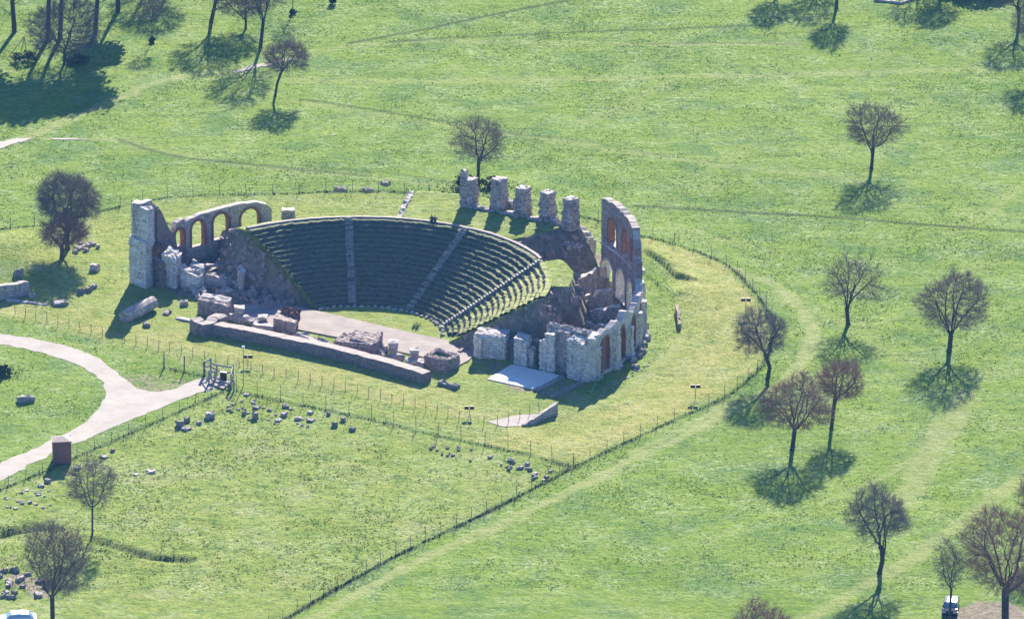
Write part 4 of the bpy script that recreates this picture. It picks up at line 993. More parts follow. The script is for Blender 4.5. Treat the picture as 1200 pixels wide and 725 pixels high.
# blocks in the ruin field below the gate
fld = [(246, 489, 1.5, 1.0, 'largest pale squared block in the ruin field below the gate', 'loose'), (211, 499, 1.3, 1.1, 'large dark block on the edge of the ruin field below the gate', 'dark_loose'),
       (219, 493, .9, .7, 'dark stone close behind the large dark block below the gate', 'dark_loose'), (218, 503, 1.5, .4, 'flat pale slab beside the large dark block below the gate', 'loose'),
       (233, 496, .8, .4, 'flat pale stone between the dark block and the largest pale block', 'loose'), (299, 490, .9, 1.1, 'upright dark block in the middle of the ruin field', 'dark_loose'),
       (286, 486, .6, .7, 'small upright dark stone left of the upright dark block', 'dark_loose'), (333, 487, 1.1, .6, 'dark-sided stone in the upper ruin field', 'stonegrey'),
       (335, 477, 1.1, .5, 'dark stone close to the field fence', 'dark_loose'), (349, 491, 1.2, .4, 'flat pale stone in the upper ruin field', 'loose'),
       (364, 493, 1.3, .35, 'flat shaded slab right of the flat pale stone', 'dark_loose'), (364, 484, .9, .4, 'white flat stone near the field fence', 'cap'),
       (385, 486, .7, .5, 'small dark stone right of the white flat stone', 'dark_loose'), (392, 499, .9, .8, 'upright dark stone in the right part of the ruin field', 'dark_loose'),
       (402, 493, .8, .6, 'dark stone above the upright dark stone at right', 'dark_loose'), (413, 504, .9, .6, 'lowest dark stone at the right end of the ruin field', 'dark_loose'),
       (326, 493, 1.1, .35, 'flat pale stone below the dark-sided stone', 'loose'), (289, 463, .9, .35, 'flat stone beside the lamp pole foot', 'loose'),
       (300, 478, 1.2, .35, 'flat dark slab above the upright dark block', 'dark_loose'), (316, 481, .8, .35, 'low dark stone in the middle of the ruin field', 'dark_loose'),
       (56, 565, 1.0, .6, 'dark stone lowest by the road fence below the kiosk', 'dark_loose'), (132, 529, .7, .6, 'upright dark stone right of the kiosk', 'dark_loose'), (122, 536, 1.2, .3, 'flat slab right of the kiosk', 'loose'),
       (91, 549, .9, .4, 'pale stone just below the kiosk shadow', 'cap'), (48, 570, .9, .35, 'flat stone left of the lowest dark stone below the kiosk', 'loose'),
       (177, 553, 1.6, .25, 'broad flat white stone in the open ruin field', 'cap'), (160, 556, 1.0, .2, 'smaller flat white stone left of the broad one in the open field', 'cap')]
for px, py, w, h, lab, m in fld: stone(px, py, w, h, lab, m, 'stones of the ruin field')
for k in range(34):
    px = random.uniform(262, 365); py = 466 + random.random() * 26 + (px - 268) * .10
    stone(px, py, random.uniform(.3, .6), random.uniform(.15, .35), 'small low stone in the dense scatter below the gate', random.choice(['loose', 'cap', 'dark_loose', 'loose']), 'small stones scattered below the gate', name='small_stone')
for k in range(26):
    t = random.random(); px = 585 + 62 * t + random.uniform(-14, 10); py = 535 + 22 * t + random.uniform(-3, 12)
    stone(px, py, random.uniform(.35, .8), random.uniform(.2, .5), 'small stone in the scatter at the fence corner of the ruin field', random.choice(['loose', 'dark_loose', 'dark_loose', 'cap']), 'stones at the field fence corner', name='small_stone')
for k in range(14):
    px = random.uniform(500, 560); py = 516 + (px - 500) * .2 + random.uniform(0, 14)
    stone(px, py, random.uniform(.3, .6), .3, 'small dark stone along the middle of the field fence', 'dark_loose', 'small stones along the field fence', name='small_stone')
for k in range(16):
    px = random.uniform(0, 60); py = 665 + random.uniform(0, 33) + px * .15
    stone(px, py, random.uniform(.7, 1.6), random.uniform(.3, .6), 'dark boulder in the heap behind the vase-shaped bare tree', random.choice(['dark_loose', 'dark_loose', 'stonegrey']), 'boulders behind the vase-shaped tree', flat=.6, name='boulder')
for k in range(20):
    px = random.uniform(-8, 62); py = 578 + random.uniform(0, 26) - px * .15
    stone(px, py, random.uniform(.3, .8), random.uniform(.15, .3), 'small pale stone in the scatter at the left edge below the road', random.choice(['loose', 'cap']), 'stones scattered below the road', name='small_stone')
for k, (px, py, w, h) in enumerate([(757, 398, 1.1, .8), (754, 405, 1.0, .7), (751, 369, .8, .7), (752, 413, 1.2, .8), (748, 418, 1.0, .6), (742, 423, 1.0, .7), (757, 385, .8, .7), (756, 391, .7, .6), (745, 431, .9, .5)]):
    stone(px, py, w, h, 'boulder in the chain of stones along the foot of the curved right wall', random.choice(['loose', 'dark_loose']), 'boulders at the foot of the right wall', name='boulder')
for k in range(22):
    t = k / 21; px = 700 + 60 * t + random.uniform(-2, 2); py = 466 - 40 * t + random.uniform(-2, 2)
    stone(px, py, .4, .15, 'small edging stone along the worn path by the right wall', 'loose', 'edging stones by the right wall', name='small_stone')
for k in range(22):
    r, p = random.uniform(27.5, 33.), random.uniform(10, 64); x, y = TP(r, p)
    s = random.uniform(.2, .5); mb = MB(); mb.rough([(x - s, y - s), (x + s, y - s), (x + s, y + s), (x - s, y + s)], -.1, [random.uniform(.3, .8)] * 4, 2, .08, seed=k)
    tag(mb.build('fallen_stone', M['stonegrey'] if k % 3 else M['cap'], None, (x, y, 0)), 'fallen stone on the floor of the dark pit', 'stone', 'fallen stones in the pit')
for k in range(26):
    px, py = random.uniform(205, 300), random.uniform(318, 350); x, y = U(px, py); s = random.uniform(.2, .45); mb = MB(); mb.rough([(x - s, y - s), (x + s, y - s), (x + s, y + s), (x - s, y + s)], -.1, [random.uniform(.3, .9)] * 4, 2, .08, seed=k)
    tag(mb.build('fallen_stone', M['stonegrey'] if k % 3 else M['cap'], None, (x, y, 0)), 'fallen stone in the shaded rubble below the arcade', 'stone', 'fallen stones below the arcade')
stone(357.5, 349.5, .45, .45, 'bright white stone at the foot of the seats near the left edge', 'white', z=.5)
for k, (px, py) in enumerate([(396, 251), (403, 251), (431, 252), (452, 244)]):
    stone(px, py, 1.2, .5, 'dark clod of earth and stone on the bank behind the seats', 'dark_loose', 'dark clods behind the seats', z=3.2, name='boulder')

# ------------------------------------------------------------------ fences
def fence(L, lab, every=3.0, h=1.35, wires=4, net=False, m='post', skip=lambda x, y: False, clump=True, pr=.04):
    L = np.asarray(L); D = np.concatenate([[0], np.cumsum(np.linalg.norm(np.diff(L, axis=0), axis=1))])
    n = int(D[-1] / every); T = np.linspace(0, D[-1], n + 1); P = np.stack([np.interp(T, D, L[:, 0]), np.interp(T, D, L[:, 1])], 1)
    Z = ground_z(P[:, 0], P[:, 1]); o = thing('wire_fence', (*P[0], float(Z[0])), lab, 'fence')
    tops = []
    for k, (x, y) in enumerate(P):
        lx, ly = random.gauss(0, .05), random.gauss(0, .05); hh = h * random.uniform(.92, 1.12); tops.append((x + lx, y + ly, Z[k] + hh))
        mb = MB(); mb.tube([(x, y, Z[k] - .2), (x + lx, y + ly, Z[k] + hh)], [pr, pr * .85], 5); mb.build('fence_post', M[m], o)
    mb = MB()
    for w in range(wires):
        t = (w + .6) / wires
        pts = [(P[k][0] * (1 - t) + tops[k][0] * t, P[k][1] * (1 - t) + tops[k][1] * t, Z[k] * (1 - t) + (tops[k][2] - .06) * t) for k in range(n + 1)]
        mb.tube(pts, .011, 3, cap=False)
    mb.build('wire', M['wire'], o)
    return o
NM = len(FENCE_MAIN)
fence(FENCE_MAIN, 'long wire fence curving behind the theatre and round its right side', 3.4, 1.5)
fence(FENCE_LOW, 'wire fence with dark weedy foot running down to the bottom edge from the field corner', 2.9, 1.5)
fence(FENCE_FIELD, 'post fence between the mown strip and the ruin field', 3.1, 1.9)
fence(FENCE_STAGE, 'row of thin posts with wires along the mown strip in front of the stage', 1.72, 1.25)
fence(FENCE_ROAD, 'low wire fence along the lower side of the gravel road', 3.2, 1.3)
fence(FENCE_GATE, 'short fence joining the gate on its left side', 2.2, 2.0, pr=.09)
# scruffy growth along the fence lines, one mass of weeds
def weeds(name, lab, lines, per_m, hmin, hmax, spread, m, patches=()):
    V = []; Fc = []
    pts = []
    for L, dens in lines:
        L = np.asarray(L); D = np.concatenate([[0], np.cumsum(np.linalg.norm(np.diff(L, axis=0), axis=1))]); n = int(D[-1] * per_m * dens)
        T = rng.uniform(0, D[-1], n); keep = vnoise(T * .35, T * 0 + dens, 3) > .28; T = T[keep]; n = len(T)
        pts.append(np.stack([np.interp(T, D, L[:, 0]), np.interp(T, D, L[:, 1])], 1) + rng.normal(size=(n, 2)) * spread)
    for px, py, rx, ry, n in patches:
        x, y = U(px, py); pts.append(np.array([x, y]) + rng.normal(size=(n, 2)) * (rx, ry))
    P = np.vstack(pts); n = len(P); Z = ground_z(P[:, 0], P[:, 1]); b = 0
    H = rng.uniform(hmin, hmax, n); A = rng.uniform(0, 2 * PI, (n, 4)); W = rng.uniform(.02, .07, n)
    for k in range(4):
        dx, dy = np.cos(A[:, k]), np.sin(A[:, k]); lean = rng.uniform(.1, .7, n) * H
        a = np.stack([P[:, 0] - dy * W, P[:, 1] + dx * W, Z - .05], 1); c = np.stack([P[:, 0] + dy * W, P[:, 1] - dx * W, Z - .05], 1)
        t = np.stack([P[:, 0] + dx * lean, P[:, 1] + dy * lean, Z + H * rng.uniform(.6, 1, n)], 1)
        V.append(np.stack([a, c, t], 1).reshape(-1, 3)); Fc.append(np.arange(n * 3).reshape(-1, 3) + b); b += n * 3
    o = np_mesh(name, np.vstack(V), np.vstack(Fc), M[m]); o['kind'] = 'stuff'; return tag(o, lab, 'weeds')
weeds('weeds', 'dark scruffy weeds along the foot of the fences', [(FENCE_MAIN, .7), (FENCE_LOW, 1.3), (FENCE_FIELD, .5), (FENCE_ROAD, .7), (FENCE_GATE, .6)], 10, .08, .34, .16, 'weed',
      [(20, 620, 4, .5, 200), (185, 652, 3, .3, 90), (560, 222, 4, 1.6, 500), (5, 437, 1.5, 1.5, 200)])

def grass_tufts():
    n = 420000
    P = np.stack([rng.uniform(-76, 78, n), rng.uniform(-98, 150, n)], 1); X, Y = P[:, 0], P[:, 1]
    cl = fbm(X * .45, Y * .45, 88, 3); cl2 = fbm(X * .09, Y * .09, 55, 3)
    keep = rng.uniform(0, 1, n) < np.clip((cl - .26) * 1.8 + (cl2 - .5) * 1.6, .10, 1)
    keep &= (np.hypot(X - OX, Y - OY) > 36.5) | ((X - OX) * math.sin(TH) + (Y - OY) * math.cos(TH) < -9)
    keep &= ~inside(X, Y, ROAD)
    P = P[keep]; X, Y = P[:, 0], P[:, 1]; n = len(P); mk = ground_masks(X, Y)
    keep = (mk[:, 3] < .55); P = P[keep]; mk = mk[keep]; X, Y = P[:, 0], P[:, 1]; n = len(P)
    Z = ground_z(X, Y); H = rng.uniform(.03, .13, n) * np.where(mk[:, 1] > .5, 1.25, 1) * (1 - .5 * np.clip(mk[:, 0], 0, 1)); W = rng.uniform(.04, .12, n)
    base = np.array([.145, .240, .026]); dry = np.array([.34, .32, .11]); ro = np.array([.215, .265, .06])
    d = np.clip(mk[:, 0:1], 0, 1) * .8; r_ = np.clip(mk[:, 1:2], 0, 1) * .7
    c = base * (1 - d) + dry * d; c = c * (1 - r_) + ro * r_
    k = rng.uniform(0, 1, (n, 1)); c = c * np.where(k < .28, .62, np.where(k < .72, 1.0, 1.5))
    c = np.where(k > .94, c * .3 + np.array([.42, .45, .30]) * .7, c)
    V = []; Fc = []; b = 0
    for q in range(3):
        a = rng.uniform(0, 2 * PI, n); dx, dy = np.cos(a), np.sin(a); lean = rng.uniform(.4, 2.2, n) * H * np.sign(rng.uniform(-1, 1, n))
        A_ = np.stack([X - dx * W, Y - dy * W, Z - .03], 1); B_ = np.stack([X + dx * W, Y + dy * W, Z - .03], 1); T_ = np.stack([X - dy * lean + dx * W * .3, Y + dx * lean, Z + H * rng.uniform(.6, 1.1, n)], 1)
        V.append(np.stack([A_, B_, T_], 1).reshape(-1, 3)); Fc.append(np.arange(n * 3).reshape(-1, 3) + b); b += n * 3
    m, nt, bs = mat('grass_blades'); at = nt.nodes.new('ShaderNodeAttribute'); at.attribute_name = 'tint'; nt.links.new(at.outputs['Color'], bs.inputs['Base Color']); tl = nt.nodes.new('ShaderNodeBsdfTranslucent'); nt.links.new(at.outputs['Color'], tl.inputs[0]); mx = nt.nodes.new('ShaderNodeMixShader'); mx.inputs[0].default_value = .45; bs.inputs['Specular IOR Level'].default_value = .05
    nt.links.new(bs.outputs[0], mx.inputs[1]); nt.links.new(tl.outputs[0], mx.inputs[2]); nt.links.new(mx.outputs[0], [q for q in nt.nodes if q.type == 'OUTPUT_MATERIAL'][0].inputs[0])
    o = np_mesh('grass_tufts', np.vstack(V), np.vstack(Fc), m); o['kind'] = 'stuff'; tag(o, 'small grass tufts all over the meadow', 'grass')
    cc = np.concatenate([np.repeat(c, 3, 0)] * 3); cc = np.hstack([cc, np.ones((len(cc), 1))])
    a_ = o.data.attributes.new('tint', 'FLOAT_COLOR', 'POINT'); a_.data.foreach_set('color', cc.astype(np.float32).ravel())
grass_tufts()

# ------------------------------------------------------------------ timber gate, lamp pole, floodlights, kiosk
gx_, gy_, _ = UG(256, 450)
gt = thing('timber_gate', (gx_, gy_, 0), 'grey timber gateway of posts and rails with a small bridge at the road end', 'gate')
def gp(px, py, h, r=.09):
    x, y = U(px, py); mb = MB(); mb.box((x, y, h / 2 - .1), (r * 2, r * 2, h + .2), .4); mb.build('gate_post', M['wood'], gt); return x, y
pl = [(239, 440, 1.9), (247, 437, 2.0), (245, 449, 1.7), (252, 447.5, 1.5), (254, 441, 1.6), (273, 444, 1.9), (271, 455, 1.9), (274, 458, 1.5)]
PP = [gp(*p) for p in pl]
def rail(i, j, z, nm='rail', w=.10, t=.07):
    (x0, y0), (x1, y1) = PP[i], PP[j]; mb = MB(); L = math.hypot(x1 - x0, y1 - y0)
    mb.box(((x0 + x1) / 2, (y0 + y1) / 2, z), (L + .1, t, w * 2), math.atan2(y1 - y0, x1 - x0)); mb.build(nm, M['wood'], gt)
for i, j, zs in ((0, 1, (1.75, 1.0)), (1, 4, (1.45, .9, .4)), (4, 5, (1.5, .75)), (2, 3, (1.35, .7)), (5, 6, (1.7, .9)), (0, 2, (1.2,)), (3, 6, (.5,))):
    for z in zs: rail(i, j, z)
mb = MB()
a_, b_ = np.array(U(244, 450)), np.array(U(262, 457)); c_, d_ = np.array(U(272, 448)), np.array(U(254, 442))
for k in range(14):
    t0, t1 = k / 14, (k + .88) / 14
    q = [a_ + (b_ - a_) * t0, a_ + (b_ - a_) * t1, d_ + (c_ - d_) * t1, d_ + (c_ - d_) * t0]
    mb.rough([tuple(p) for p in q], .12, [.22 + random.uniform(-.015, .015)] * 4, 1, .01, seed=k, nz=1)
mb.build('deck', M['wood'], gt)
mb = MB(); x, y = U(262, 447); mb.rough([(x - .4, y - .3), (x + .4, y - .3), (x + .4, y + .3), (x - .4, y + .3)], .1, [1.3, 1.3, 1.25, 1.25], 2, .02, nz=2); mb.build('notice_board', M['metal_dark'], gt)
x, y, z = UG(285.5, 452)
o = thing('lamp_post', (x, y, z), 'thin grey pole with a small white lamp head beside the timber gate', 'lamp post')
mb = MB(); mb.tube([(x, y, z - .2), (x, y, z + 4.8)], [.06, .045], 8); mb.build('pole', M['pole'], o)
mb = MB(); mb.tube([(x, y, z + 4.75), (x, y, z + 4.85), (x, y, z + 5.1), (x, y, z + 5.15)], [.08, .2, .2, .1], 10); mb.build('lamp_head', M['white'], o)
for px, py, h, lab in [(290.5, 428, .95, 'black twin floodlight on a short stand near the timber gate'), (550, 488, .95, 'black twin floodlight on a short stand by the fence at the pale path'),
                       (815, 467, 1.4, 'black floodlight on a post in the yellow grass near the right fence'), (874, 368, 1.7, 'black floodlight on a leaning post under the right fence curve')]:
    x, y, z = UG(px, py); o = thing('floodlight', (x, y, z), lab, 'floodlight', 'floodlights round the theatre')
    mb = MB(); mb.tube([(x, y, z - .1), (x, y, z + h)], .04, 6); mb.box((x, y, z + h), (.8, .06, .06)); mb.build('stand', M['metal_dark'], o)
    for s in (-1, 1):
        mb = MB(); cx = x + s * .32; q = [(-.27, -.12, -.2), (.27, -.12, -.2), (.27, .12, -.12), (-.27, .12, -.12), (-.27, -.16, .22), (.27, -.16, .22), (.22, .14, .16), (-.22, .14, .16)]
        b0 = len(mb.v); mb.v += [(cx + a, y + b2, z + h + .2 + c) for a, b2, c in q]
        for fc in ((3, 2, 1, 0), (4, 5, 6, 7), (0, 1, 5, 4), (1, 2, 6, 5), (2, 3, 7, 6), (3, 0, 4, 7)): mb.f.append(fc); mb.m.append(0)
        lm = mb.build('lamp_head', M['metal_dark'], o)
        mb = MB(); mb.face([(cx + a, y + .02 + b2, z + h + .2 + c) for a, b2, c in ((.2, .135, -.09), (-.2, .135, -.09), (-.18, .14, .12), (.18, .14, .12))]); mb.build('lens', M['glass'], o)
x0, y0 = U(60.5, 543); x1, y1 = U(83.5, 544)
kw = x1 - x0; kx, ky = (x0 + x1) / 2, y0 + kw * .4; ka = .12
o = thing('ticket_kiosk', (kx, ky, 0), 'small red brown metal hut standing on the road edge at left', 'hut')
def RB(mb, cx, cy, cz, sx, sy, sz): mb.box((kx + cx * math.cos(ka) - cy * math.sin(ka), ky + cx * math.sin(ka) + cy * math.cos(ka), cz), (sx, sy, sz), ka)
mb = MB(); RB(mb, 0, 0, 1.3, kw * .92, kw * .8, 2.7)
for k in range(9): RB(mb, -kw * .42 + k * kw * .105, -kw * .4 - .012, 1.3, .05, .03, 2.5)
mb.build('wall', M['kiosk'], o)
mb = MB(); RB(mb, 0, 0, 2.72, kw * 1.02, kw * .92, .14); 
ca, sa = math.cos(ka), math.sin(ka)
R4 = [(kx + u * ca - v_ * sa, ky + u * sa + v_ * ca) for u, v_ in ((-kw * .5, -kw * .45), (kw * .5, -kw * .45), (kw * .5, kw * .45), (-kw * .5, kw * .45))]
rg = [(kx - .25 * ca, ky - .25 * sa), (kx + .25 * ca, ky + .25 * sa)]
b0 = [(x, y, 2.793) for x, y in R4]; r0_, r1_ = (*rg[0], 3.15), (*rg[1], 3.15)
mb.face([b0[0], b0[1], r1_, r0_]); mb.face([b0[1], b0[2], r1_]); mb.face([b0[2], b0[3], r0_, r1_]); mb.face([b0[3], b0[0], r0_])
mb.build('roof', M['kioskroof'], o)
mb = MB(); RB(mb, -kw * .1, -kw * .4 - .05, 1.1, .85, .05, 2.05); dd = mb.build('door', M['kiosk'], o)
mb = MB(); RB(mb, kw * .47, kw * .3, 2.9, .1, .1, .5); mb.build('vent_pipe', M['pole'], o)

# ------------------------------------------------------------------ two people on the rim
def person(px, py, lab, shirt, trouser, hair, up, face):
    x, y = U(px, py, RISE + .15); z = RISE + .13
    pts = {'pel': (0, 0, .92), 'bel': (0, 0, 1.1), 'che': (0, 0, 1.32), 'nec': (0, 0, 1.48), 'hea': (0, -.02, 1.62), 'top': (0, -.01, 1.72),
           'hl': (-.10, 0, .88), 'kl': (-.13, -.03, .48), 'al': (-.15, 0, .08), 'tl': (-.16, -.15, .04), 'hr': (.10, 0, .88), 'kr': (.13, -.02, .48), 'ar': (.15, .02, .08), 'tr': (.17, -.13, .04),
           'sl': (-.19, 0, 1.40), 'el': (-.27, .02, 1.12), 'wl': (-.24, -.10, .90), 'fl': (-.23, -.13, .80), 'sr': (.19, 0, 1.40), 'er': (.27, .02, 1.12), 'wr': (.24, -.1, .90), 'fr': (.23, -.13, .80)}
    if up: pts.update({'er': (.36, -.08, 1.30), 'wr': (.30, -.20, 1.55), 'fr': (.28, -.22, 1.65)})
    E_ = ['pel bel', 'bel che', 'che nec', 'nec hea', 'hea top', 'pel hl', 'hl kl', 'kl al', 'al tl', 'pel hr', 'hr kr', 'kr ar', 'ar tr', 'che sl', 'sl el', 'el wl', 'wl fl', 'che sr', 'sr er', 'er wr', 'wr fr']
    R_ = dict(pel=.15, bel=.14, che=.16, nec=.065, hea=.105, top=.07, hl=.105, kl=.07, al=.05, tl=.04, hr=.105, kr=.07, ar=.05, tr=.04, sl=.075, el=.05, wl=.035, fl=.04, sr=.075, er=.05, wr=.035, fr=.04)
    K = list(pts); me = bpy.data.meshes.new('person'); ca, sa = math.cos(face), math.sin(face)
    me.from_pydata([(pts[k][0] * ca - pts[k][1] * sa, pts[k][0] * sa + pts[k][1] * ca, pts[k][2]) for k in K], [tuple(K.index(q) for q in e.split()) for e in E_], [])
    o = bpy.data.objects.new('person', me); COL.objects.link(o); o.location = (x, y, z)
    md = o.modifiers.new('skin', 'SKIN'); o.modifiers.new('sub', 'SUBSURF').render_levels = 2
    for k, sv in zip(K, me.skin_vertices[0].data): sv.radius = (R_[k], R_[k]); sv.use_root = (k == 'pel')
    dg = bpy.context.evaluated_depsgraph_get(); m2 = bpy.data.meshes.new_from_object(o.evaluated_get(dg)); o.modifiers.clear(); o.data = m2
    m2.materials.clear()
    for mm in (shirt, trouser, M['skin'], hair): m2.materials.append(mm)
    for p in m2.polygons:
        c = p.center; p.material_index = 1 if c.z < .95 else (0 if c.z < 1.46 else 2); p.use_smooth = True
        if c.z > .95 and math.hypot(c.x, c.y) > .22 and (c.z < .92 or c.z > 1.5): p.material_index = 2
    mb = MB()   # hair cap
    for a in range(10):
        for e in range(4):
            q = []
            for aa, ee in ((a, e), (a + 1, e), (a + 1, e + 1), (a, e + 1)):
                th, f2 = aa * 2 * PI / 10, .1 + ee * .36; q.append((x + .118 * math.cos(th) * math.cos(f2), y + .02 + .118 * math.sin(th) * math.cos(f2), z + 1.635 + .125 * math.sin(f2)))
            mb.face(q)
    h = mb.build('hair', hair, None); h.parent = o; h.location = (-x, -y, -z)
    return tag(o, lab, 'person')
M['skin'] = mat_plain('skin', (.45, .28, .2), .6); M['cloth_dark'] = mat_plain('dark_blue_cloth', (.03, .04, .07), .9); M['cloth_black'] = mat_plain('black_cloth', (.02, .02, .022), .9)
M['hair'] = mat_plain('dark_hair', (.02, .015, .012), .6)
person(506, 266.5, 'person in dark clothes standing at left on the rim of the seats', M['cloth_dark'], M['cloth_black'], M['hair'], False, .3)
person(509.8, 267.6, 'person in black clothes at right on the rim, one hand raised', M['cloth_black'], M['cloth_dark'], M['hair'], True, -.2)

# ------------------------------------------------------------------ cars
M['car_white'] = mat_plain('white_car_paint', (.78, .78, .78), .25, 0, .6); M['car_dark'] = mat_plain('dark_car_paint', (.012, .015, .022), .2, 0, .6)
M['car_glass'] = mat_plain('car_glass', (.35, .42, .48), .05, .6, .8); M['tyre'] = mat_plain('tyre_rubber', (.02, .02, .02), .8); M['rim'] = mat_plain('wheel_rim', (.4, .4, .42), .3, .8)
M['red_lens'] = mat_plain('red_lamp_lens', (.4, .02, .02), .2); M['clear_lens'] = mat_plain('clear_lamp_lens', (.75, .75, .72), .1)
def car(px, py, ang, paint_, lab):
    x0, y0, z0 = UG(px, py); o = thing('parked_car', (x0, y0, z0), lab, 'car'); ca, sa = math.cos(ang), math.sin(ang)
    def W(p): return (x0 + p[0] * ca - p[1] * sa, y0 + p[0] * sa + p[1] * ca, z0 + p[2])
    prof = [(-2.1, .32), (-2.15, .6), (-2.05, .85), (-1.7, .95), (-1.35, 1.0), (-.75, 1.42), (.3, 1.5), (1.2, 1.42), (1.85, 1.0), (2.1, .9), (2.15, .6), (2.08, .32)]
    mb = MB(); rows = []
    for (u, h) in prof:
        w = .86 if h < 1.05 else .86 - (h - 1.0) * .42
        rows.append([W((u, -w * .96, .30)), W((u, -.88 if h > .55 else -.8, min(h, .62))), W((u, -w, h)), W((u, -w * .55, h + .035)), W((u, w * .55, h + .035)), W((u, w, h)), W((u, .88 if h > .55 else .8, min(h, .62))), W((u, w * .96, .30))])
    for a, b2 in zip(rows[:-1], rows[1:]):
        for q in range(7): mb.face([a[q], b2[q], b2[q + 1], a[q + 1]])
        mb.face([a[7], b2[7], b2[0], a[0]])
    mb.face(rows[0][::-1]); mb.face(rows[-1]); mb.build('body', paint_, o)
    mb = MB()
    def gl(p): mb.face([W(q) for q in p])
    gl([(-1.28, -.72, 1.06), (-.80, -.58, 1.42), (-.80, .58, 1.42), (-1.28, .72, 1.06)]); gl([(1.78, -.70, 1.07), (1.26, -.58, 1.42), (1.26, .58, 1.42), (1.78, .70, 1.07)])
    for s in (-1, 1): gl([(-1.15, s * .855, 1.05), (1.55, s * .855, 1.05), (1.1, s * .715, 1.38), (-.72, s * .715, 1.38)])
    for p in range(len(mb.v)): 
        v_ = mb.v[p]; mb.v[p] = (v_[0], v_[1], v_[2] + .03)
    mb.build('window', M['car_glass'], o)
    for u in (-1.35, 1.35):
        for s in (-1, 1):
            mb = MB(); mb.tube([W((u, s * .68, .33)), W((u, s * .89, .33))], .33, 14); wh = mb.build('wheel', M['tyre'], o)
            mb = MB(); mb.tube([W((u, s * .87, .33)), W((u, s * .905, .33))], .2, 10); mb.build('wheel_rim', M['rim'], o)
    for s in (-1, 1):
        mb = MB(); mb.box(W((-2.12, s * .62, .72)), (.08, .36, .14), ang); mb.build('headlight', M['clear_lens'], o)
        mb = MB(); mb.box(W((2.12, s * .66, .78)), (.08, .24, .16), ang); mb.build('tail_light', M['red_lens'], o)
    return o
car(21, 731, .1, M['car_white'], 'white car at the bottom left corner, mostly cut by the picture edge')
car(1114, 716, 1.45, M['car_dark'], 'dark car parked behind the thin forked tree at bottom right')

# low white outline of a foundation at the top edge
low_wall('foundation_kerb', poly_px([(1024, 1), (1040, 3), (1056, 5.5), (1072, -2), (1050, -8)]), 0, [.35, .3, .35], .4, M['cap'], 'white low foundation outline at the top right edge', 'foundation', seed=80, jit=.03)

# ------------------------------------------------------------------ trees
def prisms(A, B, ra, rb, k):
    """separate tapered k-gon prisms for many segments"""
    n = len(A); d = B - A; L = np.linalg.norm(d, axis=1, keepdims=True) + 1e-9; d = d / L
    ref = np.where(np.abs(d[:, 2:3]) < .9, np.array([[0, 0, 1.]]), np.array([[1., 0, 0]])); u = np.cross(d, ref); u /= np.linalg.norm(u, axis=1, keepdims=True) + 1e-9; w = np.cross(d, u)
    an = np.arange(k) * 2 * PI / k; V = np.zeros((n, 2 * k, 3))
    for j, a in enumerate(an):
        o = math.cos(a) * u + math.sin(a) * w; V[:, j] = A + o * ra[:, None]; V[:, k + j] = B + o * rb[:, None]
    base = (np.arange(n) * 2 * k)[:, None]
    F_ = np.concatenate([np.stack([base[:, 0] + j, base[:, 0] + (j + 1) % k, base[:, 0] + k + (j + 1) % k, base[:, 0] + k + j], 1) for j in range(k)])
    return V.reshape(-1, 3), F_

